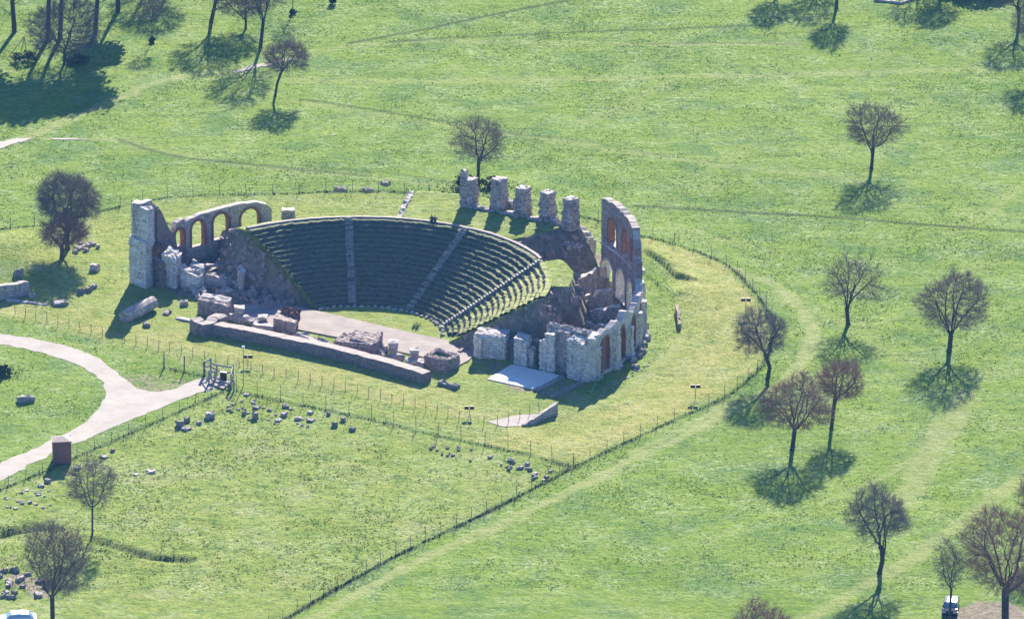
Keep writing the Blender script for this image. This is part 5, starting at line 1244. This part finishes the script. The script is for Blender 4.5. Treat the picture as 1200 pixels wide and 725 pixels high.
def grow(trunk, cen, rad, seed, natt, step=.42, infl=2.6, kill=.62, shape='round', up=.12, noise=.25, lump=(.62, .62), limbs=5):
    rr = np.random.default_rng(seed)
    P = rr.normal(size=(natt * 4, 3)); P /= np.linalg.norm(P, axis=1, keepdims=True); P *= rr.uniform(.30, 1, (natt * 4, 1)) ** .5
    lump = lump[0] + lump[1] * (vnoise(np.arctan2(P[:, 1], P[:, 0]) * 1.1 + seed * 3.7, P[:, 2] * 1.6 + seed * 1.3, 4))
    P *= lump[:, None]
    if shape == 'round': P = P[P[:, 2] > -.80 + .25 * np.hypot(P[:, 0], P[:, 1])]
    if shape == 'vase':
        P[:, 2] = np.abs(P[:, 2]) * 1.7 - .85; P[:, :2] *= (.30 + .70 * np.clip((P[:, 2] + .9) / 1.3, 0, 1))[:, None]
    if shape == 'umbrella': P = P[P[:, 2] > -.45 - .35 * np.hypot(P[:, 0], P[:, 1])]
    P = P[:natt]
    A = cen + P * rad
    N = [np.array(p) for p in trunk]; par = [-1] + list(range(len(trunk) - 1)); f0 = len(N) - 1
    a0 = rr.uniform(0, 6.28)
    for q in range(limbs):
        az = a0 + q * 6.283 / limbs + rr.normal() * .3; el = rr.uniform(.0, .75) if q else 1.2
        tgt = cen + rad * np.array([math.cos(az) * math.cos(el), math.sin(az) * math.cos(el), math.sin(el) * .9 - .12]) * rr.uniform(.5, .72)
        st_ = N[max(0, f0 - (q % 2) * rr.integers(0, 3))]; L_ = np.linalg.norm(tgt - st_); k_ = max(2, int(L_ / step)); last = f0
        mid = (st_ + tgt) / 2 + rr.normal(size=3) * L_ * .10 + np.array([0, 0, -L_ * .06])
        for t in np.linspace(0, 1, k_ + 1)[1:]:
            N.append((1 - t) ** 2 * st_ + 2 * t * (1 - t) * mid + t * t * tgt + rr.normal(size=3) * .05); par.append(last); last = len(N) - 1
    N = np.array(N); par = np.array(par)
    kd = lambda Q: np.linalg.norm(A[:, None] - Q[None], axis=2)
    D = kd(N); near = D.argmin(1); nd = D.min(1); inf_ = max(infl, np.max(rad) * .9)
    for it in range(90):
        act = nd < (inf_ if it > 12 else inf_ * 2.2)
        if not act.any(): break
        dirs = A[act] - N[near[act]]; dirs /= np.linalg.norm(dirs, axis=1, keepdims=True) + 1e-9
        S = np.zeros_like(N); np.add.at(S, near[act], dirs)
        ids = np.unique(near[act]); v = S[ids]; v /= np.linalg.norm(v, axis=1, keepdims=True) + 1e-9
        v += rr.normal(size=v.shape) * noise; v[:, 2] += up; v /= np.linalg.norm(v, axis=1, keepdims=True) + 1e-9
        new = N[ids] + v * step
        s0 = len(N); N = np.vstack([N, new]); par = np.concatenate([par, ids])
        Q = np.linalg.norm(A[:, None] - new[None], axis=2); m_ = Q.min(1); up_ = m_ < nd
        near = np.where(up_, Q.argmin(1) + s0, near); nd = np.minimum(nd, m_)
        kp = nd > kill; A, near, nd = A[kp], near[kp], nd[kp]
        if len(A) == 0 or len(N) > 5200: break
    return N, par, rr

def tree(name, lab, base, fork, crown, r=None, seed=1, natt=900, dens=1., shape='round', tw='twig', trunk_r=.24, cat='tree', group='bare trees on the meadow', via=(), tlen=.62, up=.12, stems=None, thin=.0105, ntw=7, lump=(.70, .58), limbs=5):
    bx, by = base; x, y, z = UG(bx, by); s = PXM(y); sz = s * CP
    def L(px, py, dy=0.): return np.array([x + (px - bx) / s, y + dy, z + (by - py) / sz])
    cx, cy, rx, ry = crown
    cen = L(cx, cy); rad = np.array([rx / s, rx / s * .95, ry / sz])
    pts = [L(bx, by)] + [L(*v) for v in via] + [L(*fork)]
    pts[0][2] -= .25
    T = smooth_line(np.array(pts), 1) if False else np.array(pts)
    tr = []
    for a, b2 in zip(T[:-1], T[1:]):
        n = max(1, int(np.linalg.norm(b2 - a) / .45))
        for q in range(n): tr.append(a + (b2 - a) * q / n)
    tr.append(T[-1]); tr = np.array(tr)
    step = max(.32, min(.5, rad.min() * .12)); 
    N, par, rr = grow(tr, cen, rad, seed, int(natt * dens), step=step, kill=step * 1.35, shape=shape, up=up, lump=lump, limbs=limbs)
    n = len(N); cnt = np.zeros(n); ch = np.bincount(par[1:], minlength=n); cnt[ch == 0] = 1
    for i in range(n - 1, 0, -1): cnt[par[i]] += cnt[i]
    R = .0135 * np.maximum(cnt, 1) ** .58; ex = trunk_r / R[0]; R = R * np.clip(1 + (ex - 1) * (cnt / cnt[0]) ** .35, .3, 5)
    R = np.maximum(R, thin * 1.1); nt_ = len(tr)
    fl = np.arange(nt_) < 2; R[:nt_] = np.maximum(R[:nt_], trunk_r * np.linspace(1.12, .86, nt_)); R[0] *= 1.35
    # smooth positions a little
    ia = np.arange(1, n); pa = par[1:]
    big = (R[ia] > .062)
    o = thing(name, (x, y, z), lab, cat, group)
    V, Fq = prisms(N[pa[big]], N[ia[big]] + (N[ia[big]] - N[pa[big]]) * .06, np.minimum(R[pa[big]], R[ia[big]] * 1.35), R[ia[big]], 7)
    np_mesh('trunk', V, Fq, M['bark'], o, (x, y, z), smooth=True)
    sm_ = ~big
    V1, F1 = prisms(N[pa[sm_]], N[ia[sm_]], np.minimum(R[pa[sm_]], R[ia[sm_]] * 1.3), R[ia[sm_]], 4)
    # twigs
    host = np.where((cnt <= 7) & (np.arange(n) >= nt_))[0]; host = np.repeat(host, ntw)
    d0 = N[host] - N[par[host]]; d0 /= np.linalg.norm(d0, axis=1, keepdims=True) + 1e-9
    out = N[host] - cen; out /= np.linalg.norm(out, axis=1, keepdims=True) + 1e-9
    v = d0 * .7 + rr.normal(size=d0.shape) * .55 + out * .35 + np.array([0, 0, .22]); v /= np.linalg.norm(v, axis=1, keepdims=True)
    ln = rr.uniform(.5, 1.25, (len(host), 1)) * tlen
    B = N[host] + v * ln; v2 = v + rr.normal(size=v.shape) * .4 + np.array([0, 0, .15]); v2 /= np.linalg.norm(v2, axis=1, keepdims=True); C = B + v2 * ln * .7
    v3 = v + rr.normal(size=v.shape) * .6; v3 /= np.linalg.norm(v3, axis=1, keepdims=True); E_ = N[host] + v * ln * .5; G_ = E_ + v3 * ln * .6
    q = len(host); A_ = np.vstack([N[host], B, E_]); B_ = np.vstack([B, C, G_]); ra = np.full(3 * q, thin); ra[q:] *= .85; rb = ra * .8
    V2, F2 = prisms(A_, B_, ra, rb, 3)
    me_mats = np.concatenate([np.zeros(len(F1)), np.ones(len(F2))])
    np_mesh('crown', np.vstack([V1, V2]), np.vstack([F1, F2 + len(V1)]), [M['bark'], M[tw]], o, (x, y, z), mats=me_mats)
    return o

TG = 'bare trees on the meadow'
tree('bare_tree', 'lone small bare tree with a crooked trunk and flat umbrella crown at upper left', (322, 113), (331, 82), (335, 68, 27, 20), seed=3, natt=700, shape='umbrella', trunk_r=.17, via=[(325, 98)])
tree('bare_tree', 'round bare tree behind the leftmost rim pier', (560, 216), (561, 187), (564, 169, 33, 27), seed=4, natt=900, limbs=4, ntw=5, lump=(.6, .8), trunk_r=.22)
tree('bare_tree', 'large dense grey bare tree left of the theatre, rear one of the overlapping pair', (79, 292), (79, 266), (81, 234, 37, 27), seed=5, natt=1500, tw='twiggrey', trunk_r=.32, dens=1.2, ntw=10, lump=(.85, .3))
tree('bare_tree', 'lower reddish bare tree overlapping in front of the large grey tree left of the theatre', (72, 303), (73, 288), (73, 273, 29, 17), seed=6, natt=800, tw='twigred', trunk_r=.25, ntw=9)
tree('bare_tree', 'bare round tree standing highest among the right-hand meadow trees', (1021, 198), (1023, 173), (1026, 149, 35, 27), seed=7, natt=1000, limbs=6, ntw=6, lump=(.62, .7), trunk_r=.22)
tree('bare_tree', 'bare tree with spreading loose crown right of the fence curve, between two others', (994, 380), (992, 360), (1000, 331, 37, 31), seed=8, natt=1000, limbs=6, ntw=5, lump=(.55, .85), trunk_r=.26, dens=.8)
tree('bare_tree', 'biggest round bare tree at far right of the middle meadow', (1112, 412), (1114, 393), (1117, 357, 43, 35), seed=9, natt=1600, limbs=7, trunk_r=.3, lump=(.8, .4))
tree('bare_tree', 'low wide bare tree with a bent trunk right beside the fence', (899, 444), (896, 414), (893, 392, 32, 24), seed=10, natt=850, shape='umbrella', trunk_r=.24, via=[(902, 430)], tw='twiggrey', ntw=6, limbs=6)
tree('bare_tree', 'purple bare tree with wide forked crown, front one of the touching pair by the track', (928, 527), (931, 503), (931, 474, 40, 31), seed=11, natt=1200, limbs=7, lump=(.65, .7), trunk_r=.27, tw='twigred')
tree('bare_tree', 'slim purple bare tree, rear one of the touching pair by the track', (974, 502), (978, 466), (986, 447, 29, 23), seed=12, natt=750, trunk_r=.22, tw='twigred')
tree('bare_tree', 'bare tree with slightly drooping crown in the lower right meadow', (1030, 671), (1033, 642), (1029, 603, 42, 28), seed=13, natt=1100, ntw=6, lump=(.6, .8), shape='umbrella', trunk_r=.27, tw='twiggrey', via=[(1034, 655)])
tree('bare_tree', 'small thin forked tree in front of the dark car at bottom right', (1112, 733), (1114, 690), (1113, 662, 24, 27), seed=14, natt=260, limbs=4, shape='vase', trunk_r=.14, tw='twiggrey', group=None)
tree('bare_tree', 'very large purple bare tree cut by the bottom right corner', (1178, 740), (1177, 690), (1180, 650, 60, 54), seed=15, natt=2400, limbs=8, lump=(.75, .5), trunk_r=.42, tw='twigred', group=None)
tree('bare_tree', 'bare tree whose crown top just shows at the bottom edge', (890, 800), (890, 768), (888, 742, 38, 34), seed=16, natt=1100, trunk_r=.28, tw='twigred', group=None)
tree('bare_tree', 'vase-shaped bare tree with one straight trunk at bottom left', (62, 742), (62, 697), (70, 654, 52, 44), seed=17, natt=1700, limbs=9, lump=(.8, .4), shape='vase', trunk_r=.26, tw='twig', group=None, up=.2, tlen=.7, thin=.013)
tree('bare_tree', 'thin wispy twin-stemmed tree in the ruin field at left', (108, 627), (109, 592), (109, 568, 34, 30), seed=18, natt=420, limbs=4, trunk_r=.11, tw='twiggrey', group=None, thin=.010)
tree('bare_tree', 'small many-stemmed bare tree in front of tall trunks at top left', (75, 76), (76, 58), (78, 36, 48, 32), seed=19, natt=1100, trunk_r=.17, tw='twig', group='trees along the top left edge', thin=.013)
tree('bare_tree', 'tall forked bare tree with long trunk near the crooked tree at upper left', (305, 56), (309, 24), (306, -18, 40, 40), seed=20, natt=1200, trunk_r=.24, group='trees along the top left edge')
tree('bare_tree', 'leaning bare tree cut by the top edge, left of the forked one', (247, 26), (254, -2), (262, -40, 40, 36), seed=21, natt=1100, trunk_r=.26, group='trees along the top left edge')
tree('bare_tree', 'bare tree with low hanging twigs between the leaning and the forked trunks', (288, 34), (288, 16), (284, -2, 32, 26), seed=22, natt=700, trunk_r=.16, tw='twig', group='trees along the top left edge', thin=.013)
tree('bare_tree', 'bare tree whose crown hangs into the top edge above the path', (176, -22), (178, -50), (180, -76, 40, 36), seed=23, natt=1100, trunk_r=.26, group='trees along the top left edge')
tree('bare_tree', 'bare tree just outside the top edge, left one above the path', (196, -6), (197, -35), (200, -56, 36, 30), seed=24, natt=900, trunk_r=.22, group='trees along the top left edge')
tree('bare_tree', 'bare tree with double trunk cut by the right end of the top edge', (1193, 36), (1194, 12), (1192, -14, 34, 28), seed=25, natt=900, trunk_r=.24, group='trees along the top right edge')
tree('bare_tree', 'bare tree just beyond the right edge with only its shadow in view', (1212, 84), (1212, 55), (1213, 30, 28, 24), seed=26, natt=600, trunk_r=.2, group='trees along the top right edge')
tree('bare_tree', 'bare tree with only side twigs showing at the right edge', (1226, 640), (1225, 610), (1222, 582, 32, 34), seed=27, natt=800, trunk_r=.26, tw='twigred', group=None)
for k, (bx, by, cr) in enumerate([(912, -14, 24), (958, -18, 30), (980, 10, 24), (1082, -22, 34), (1104, -10, 26)]):
    tree('bare_tree', ['bare tree beyond the top edge, leftmost of the shadows at top right', 'bare tree beyond the top edge, second shadow from left at top right', 'bare tree with trunk foot showing at the top edge left of the white foundation', 'bare tree casting the largest shadow right of the white foundation', 'bare tree casting the shadow next to the largest one at top right'][k],
         (bx, by), (bx + 1, by - 26), (bx + 2, by - 50, cr, cr * .95), seed=40 + k, natt=700, trunk_r=.22, group='trees along the top right edge')

def foliage_mass(cen, rad, n, seed, size, m, parent, org, name='crown', clumps=40):
    rr = np.random.default_rng(seed); c = rr.normal(size=(clumps, 3)); c /= np.linalg.norm(c, axis=1, keepdims=True); c *= rr.uniform(.3, 1, (clumps, 1)) ** .5
    k = rr.integers(0, clumps, n); P = c[k] * .85 + rr.normal(size=(n, 3)) * .14
    P = cen + P * rad; d1 = rr.normal(size=(n, 3)); d1 /= np.linalg.norm(d1, axis=1, keepdims=True); d2 = np.cross(d1, rr.normal(size=(n, 3))); d2 /= np.linalg.norm(d2, axis=1, keepdims=True)
    s = rr.uniform(.5, 1.2, (n, 1)) * size
    V = np.stack([P - d1 * s, P + d2 * s * .6, P + d1 * s, P - d2 * s * .6], 1).reshape(-1, 3)
    return np_mesh(name, V, np.arange(n * 4).reshape(-1, 4), M[m], parent, org)
def pine(base, top, h0, h1, rm, seed, lab, trunk_r=.28):
    x, y, z = UG(*base); s = PXM(y); o = thing('pine_tree', (x, y, z), lab, 'tree', 'tall evergreens along the top left edge'); H = h1
    tx = (top - base[0]) / s
    mb = MB(); mb.tube([(x, y, z - .3), (x + tx * .2, y, z + H * .3), (x + tx * .6, y, z + H * .6), (x + tx, y, z + H)], [trunk_r * 1.25, trunk_r, trunk_r * .8, .08], 9)
    for k in range(9):
        a = k * 2.4; zz = h0 + (h1 - h0) * (k / 10); mb.tube([(x + tx * zz / H, y, z + zz), (x + tx + rm * .75 * math.cos(a), y + rm * .75 * math.sin(a), z + zz + 1.4)], [.1, .03], 5)
    rr = np.random.default_rng(seed)
    for k in range(10):
        a = rr.uniform(0, 6.28); zz = rr.uniform(1.6, h0 * .75); L_ = rr.uniform(.9, 2.6); q0 = np.array((x + tx * (zz / H) ** 1.2, y, z + zz)); q1 = q0 + (L_ * .6 * math.cos(a), L_ * .6 * math.sin(a), L_ * .35); q2 = q1 + (L_ * .5 * math.cos(a + .5), L_ * .5 * math.sin(a + .5), L_ * .4)
        mb.tube([q0, q1, q2], [.06, .035, .015], 4)
        for w_ in range(5):
            d = rr.normal(size=3) * .5 + (math.cos(a) * .4, math.sin(a) * .4, .35); mb.tube([q1 + (q2 - q1) * w_ / 5, q1 + (q2 - q1) * w_ / 5 + d * .9], [.018, .008], 3)
    mb.build('trunk', M['bark'], o)
    foliage_mass(np.array([x + tx, y, z + (h0 + h1) / 2]), np.array([rm, rm, (h1 - h0) / 2]), 5200, seed, .42, 'leaf', o, (x, y, z))
for k, (b, top, h0, h1, rm, lab) in enumerate([((17, 38), 6, 9.5, 18, 5.5, 'tall evergreen with bare leaning trunk, leftmost at top left'), ((56, 46), 66, 10, 19, 5.5, 'tall evergreen trunk behind the many-stemmed bare tree, its left one'),
                                   ((70, 46), 84, 10, 18, 5.5, 'tall evergreen trunk behind the many-stemmed bare tree, its right one'), ((111, 40), 132, 9, 18, 5.8, 'tall evergreen with leaning trunk, rightmost of the dark shaded group'),
                                   ((138, 14), 142, 8, 14, 4.0, 'evergreen mostly above the top edge behind the shaded group'), ((-30, 45), -28, 8, 18, 6, 'tall evergreen outside the left edge')]):
    pine(b, top, h0, h1, rm, 60 + k, lab)
def bush(px, py, rx, h, lab, m='weed', n=900, seed=1, size=.16, group=None):
    x, y, z = UG(px, py); o = thing('bush', (x, y, z), lab, 'bush', group)
    mb = MB()
    for k in range(6): a = k * 1.1; mb.tube([(x, y, z - .1), (x + rx * .5 * math.cos(a), y + rx * .5 * math.sin(a), z + h * .7)], [.03, .012], 4)
    mb.build('stem', M['bark'], o); foliage_mass(np.array([x, y, z + h * .5]), np.array([rx, rx * .8, h * .5]), n, seed, size, m, o, (x, y, z), 'foliage', 22)
bush(549, 219, 1.9, 1.7, 'green bush behind the split rim pier, left of the trunk', seed=3); bush(577, 219, 1.7, 1.5, 'green bush behind the split rim pier, right of the trunk', seed=4)
bush(4, 440, 1.4, 1.5, 'small dark bush at the left edge inside the road bend', seed=5); bush(1150, -6, 4.5, 3.0, 'dark evergreen shrub mass at the top right edge', 'leaf', 2500, 6, .3)
bush(1128, -8, 3, 2.4, 'smaller dark shrub left of the shrub mass at top right', 'leaf', 1400, 7, .3)
bush(178, 50, .5, .8, 'dark little bush at the foot of the left sapling', 'leaf', 260, 8); bush(343, 17, .6, .8, 'dark little bush at the foot of the sapling at the top', 'leaf', 260, 9); bush(390, 5, .7, 1.4, 'dark upright shrub at the top edge', 'leaf', 400, 10)
bush(30, 72, 2.2, 1.5, 'low shrub in shade at the foot of the tall trunks, left', 'weed', 900, 11); bush(90, 74, 2.2, 1.0, 'low shrub in shade at the foot of the tall trunks, right', 'weed', 900, 12)
bush(632, 283.5, 1.0, 1.2, 'scraggly bush on the ragged edge right of the seating rim', 'weed', 500, 13)
for k, (r_, p_, h_) in enumerate([(27.3, 62, 1.6), (26.6, 24, 1.2), (28.0, 30, 1.5), (28.2, 42, 1.8), (24.8, 12, 1.4), (22.5, 14, 1.0), (27.6, 50, 1.6)]):
    x, y = TP(r_, p_); z = max(0., 3.2 if k < 6 else 3.0) * (1 if k not in (2, 3) else .3)
    o = thing('bush', (x, y, z), 'leafless brown scrub on the shaded earth bank of the pit', 'bush', 'scrub on the pit bank'); rr = np.random.default_rng(k)
    n = 420; A0 = np.array([x, y, z - 1.2]) + rr.normal(size=(n, 3)) * (.5, .5, .2); B0 = A0 + rr.normal(size=(n, 3)) * (.5, .5, .4) + (0, 0, 1.2 + h_ * .6)
    V, F_ = prisms(A0, B0, np.full(n, .016), np.full(n, .008), 3); np_mesh('stem', V, F_, M['twiggrey'], o, (x, y, z))
for px, py, lab in ((178, 50, 'thin young staked tree at upper left with dark foot'), (343, 17, 'thin young tree at the top edge with dark foot')):
    tree('sapling', lab, (px, py), (px + .5, py - 22), (px + .5, py - 38, 12, 16), seed=int(px), natt=90, limbs=2, trunk_r=.05, group=None, thin=.01)
x, y, z = UG(28, 68); o = thing('wooden_tripod', (x, y, z), 'thin three-legged wooden frame in front of the tall trunks at top left', 'wooden frame')
ap = (x + .1, y, z + 3.0)
for dx, dy in ((-2.3, -.3), (-.6, -1.4), (.4, .6)):
    mb = MB(); mb.tube([(x + dx, y + dy, z - .1), ap], .05, 5); mb.build('leg', M['post'], o)
sheet('gravel_strip', poly_px([(272, 83.5), (290, 76.5), (318, 71.5), (347, 66), (346, 69), (320, 75), (292, 81.5), (276, 85.5)]), M['road'], .05, .3, .4, 0., True)
sheet('gravel_patch', poly_px([(-20, 170), (0, 164.5), (14, 161), (36, 160), (33, 164), (16, 168), (0, 174), (-20, 180)]), M['road'], .05, .3, .4, 0., True)
sheet('gravel_strip', poly_px([(58, 160.5), (86, 160.5), (112, 162), (113, 163.5), (86, 162.7), (60, 162.3)]), M['road'], .05, .3, .4, 0., True)

# ------------------------------------------------------------------ light, sky, camera
w = bpy.data.worlds.new('World'); SC.world = w; w.use_nodes = True; nt = w.node_tree
sky = nt.nodes.new('ShaderNodeTexSky'); sky.sky_type = 'NISHITA'; sky.sun_disc = False
sky.sun_elevation = SUN_EL; sky.sun_rotation = SUN_AZ; sky.altitude = 500; sky.air_density = 1.2; sky.dust_density = .8; sky.ozone_density = 1.5
bg = nt.nodes['Background']; tn = nt.nodes.new('ShaderNodeMix'); tn.data_type = 'RGBA'; tn.blend_type = 'MULTIPLY'; tn.inputs[0].default_value = 1.
nt.links.new(sky.outputs[0], tn.inputs[6]); tn.inputs[7].default_value = (.62, .88, 1.35, 1)
nt.links.new(tn.outputs[2], bg.inputs[0]); bg.inputs[1].default_value = .053
sl = bpy.data.lights.new('sun', 'SUN'); sl.energy = 5.0; sl.angle = math.radians(.53); sl.color = (1, .92, .76)
so = bpy.data.objects.new('sun', sl); COL.objects.link(so)
from mathutils import Vector
dvec = Vector((-math.sin(SUN_AZ) * math.cos(SUN_EL), -math.cos(SUN_AZ) * math.cos(SUN_EL), -math.sin(SUN_EL)))
so.rotation_euler = dvec.to_track_quat('-Z', 'Y').to_euler(); so.location = (0, 0, 60)

HAZE = True
if HAZE:
    mb = MB(); mb.box((0, -300, 179.), (4600, 4700, 362)); 
    m = bpy.data.materials.new('haze_air'); m.use_nodes = True; n2 = m.node_tree; n2.nodes.clear()
    ou = n2.nodes.new('ShaderNodeOutputMaterial'); pv = n2.nodes.new('ShaderNodeVolumePrincipled'); n2.links.new(pv.outputs[0], ou.inputs['Volume'])
    pv.inputs['Color'].default_value = (.14, .42, 1.0, 1); pv.inputs['Density'].default_value = .000032; pv.inputs['Anisotropy'].default_value = .3
    hz = mb.build('haze', m); hz['kind'] = 'stuff'

cam = bpy.data.cameras.new('camera'); cam.sensor_width = 36.; cam.lens = 36. * F / 1200.; cam.clip_start = 5; cam.clip_end = 8000
co = bpy.data.objects.new('camera', cam); COL.objects.link(co); co.location = (0, CY, CZ); co.rotation_euler = (PI / 2 - PITCH, 0, 0)
SC.camera = co
vs = SC.view_settings; vs.view_transform = 'Standard'; vs.look = 'None'; vs.exposure = 1.68; vs.gamma = 1.; vs.use_curve_mapping = False
SC.cycles.volume_max_steps = 32; SC.cycles.volume_bounces = 0
SC.cycles.max_bounces = 6; SC.cycles.diffuse_bounces = 3
SC.cycles.use_denoising = True
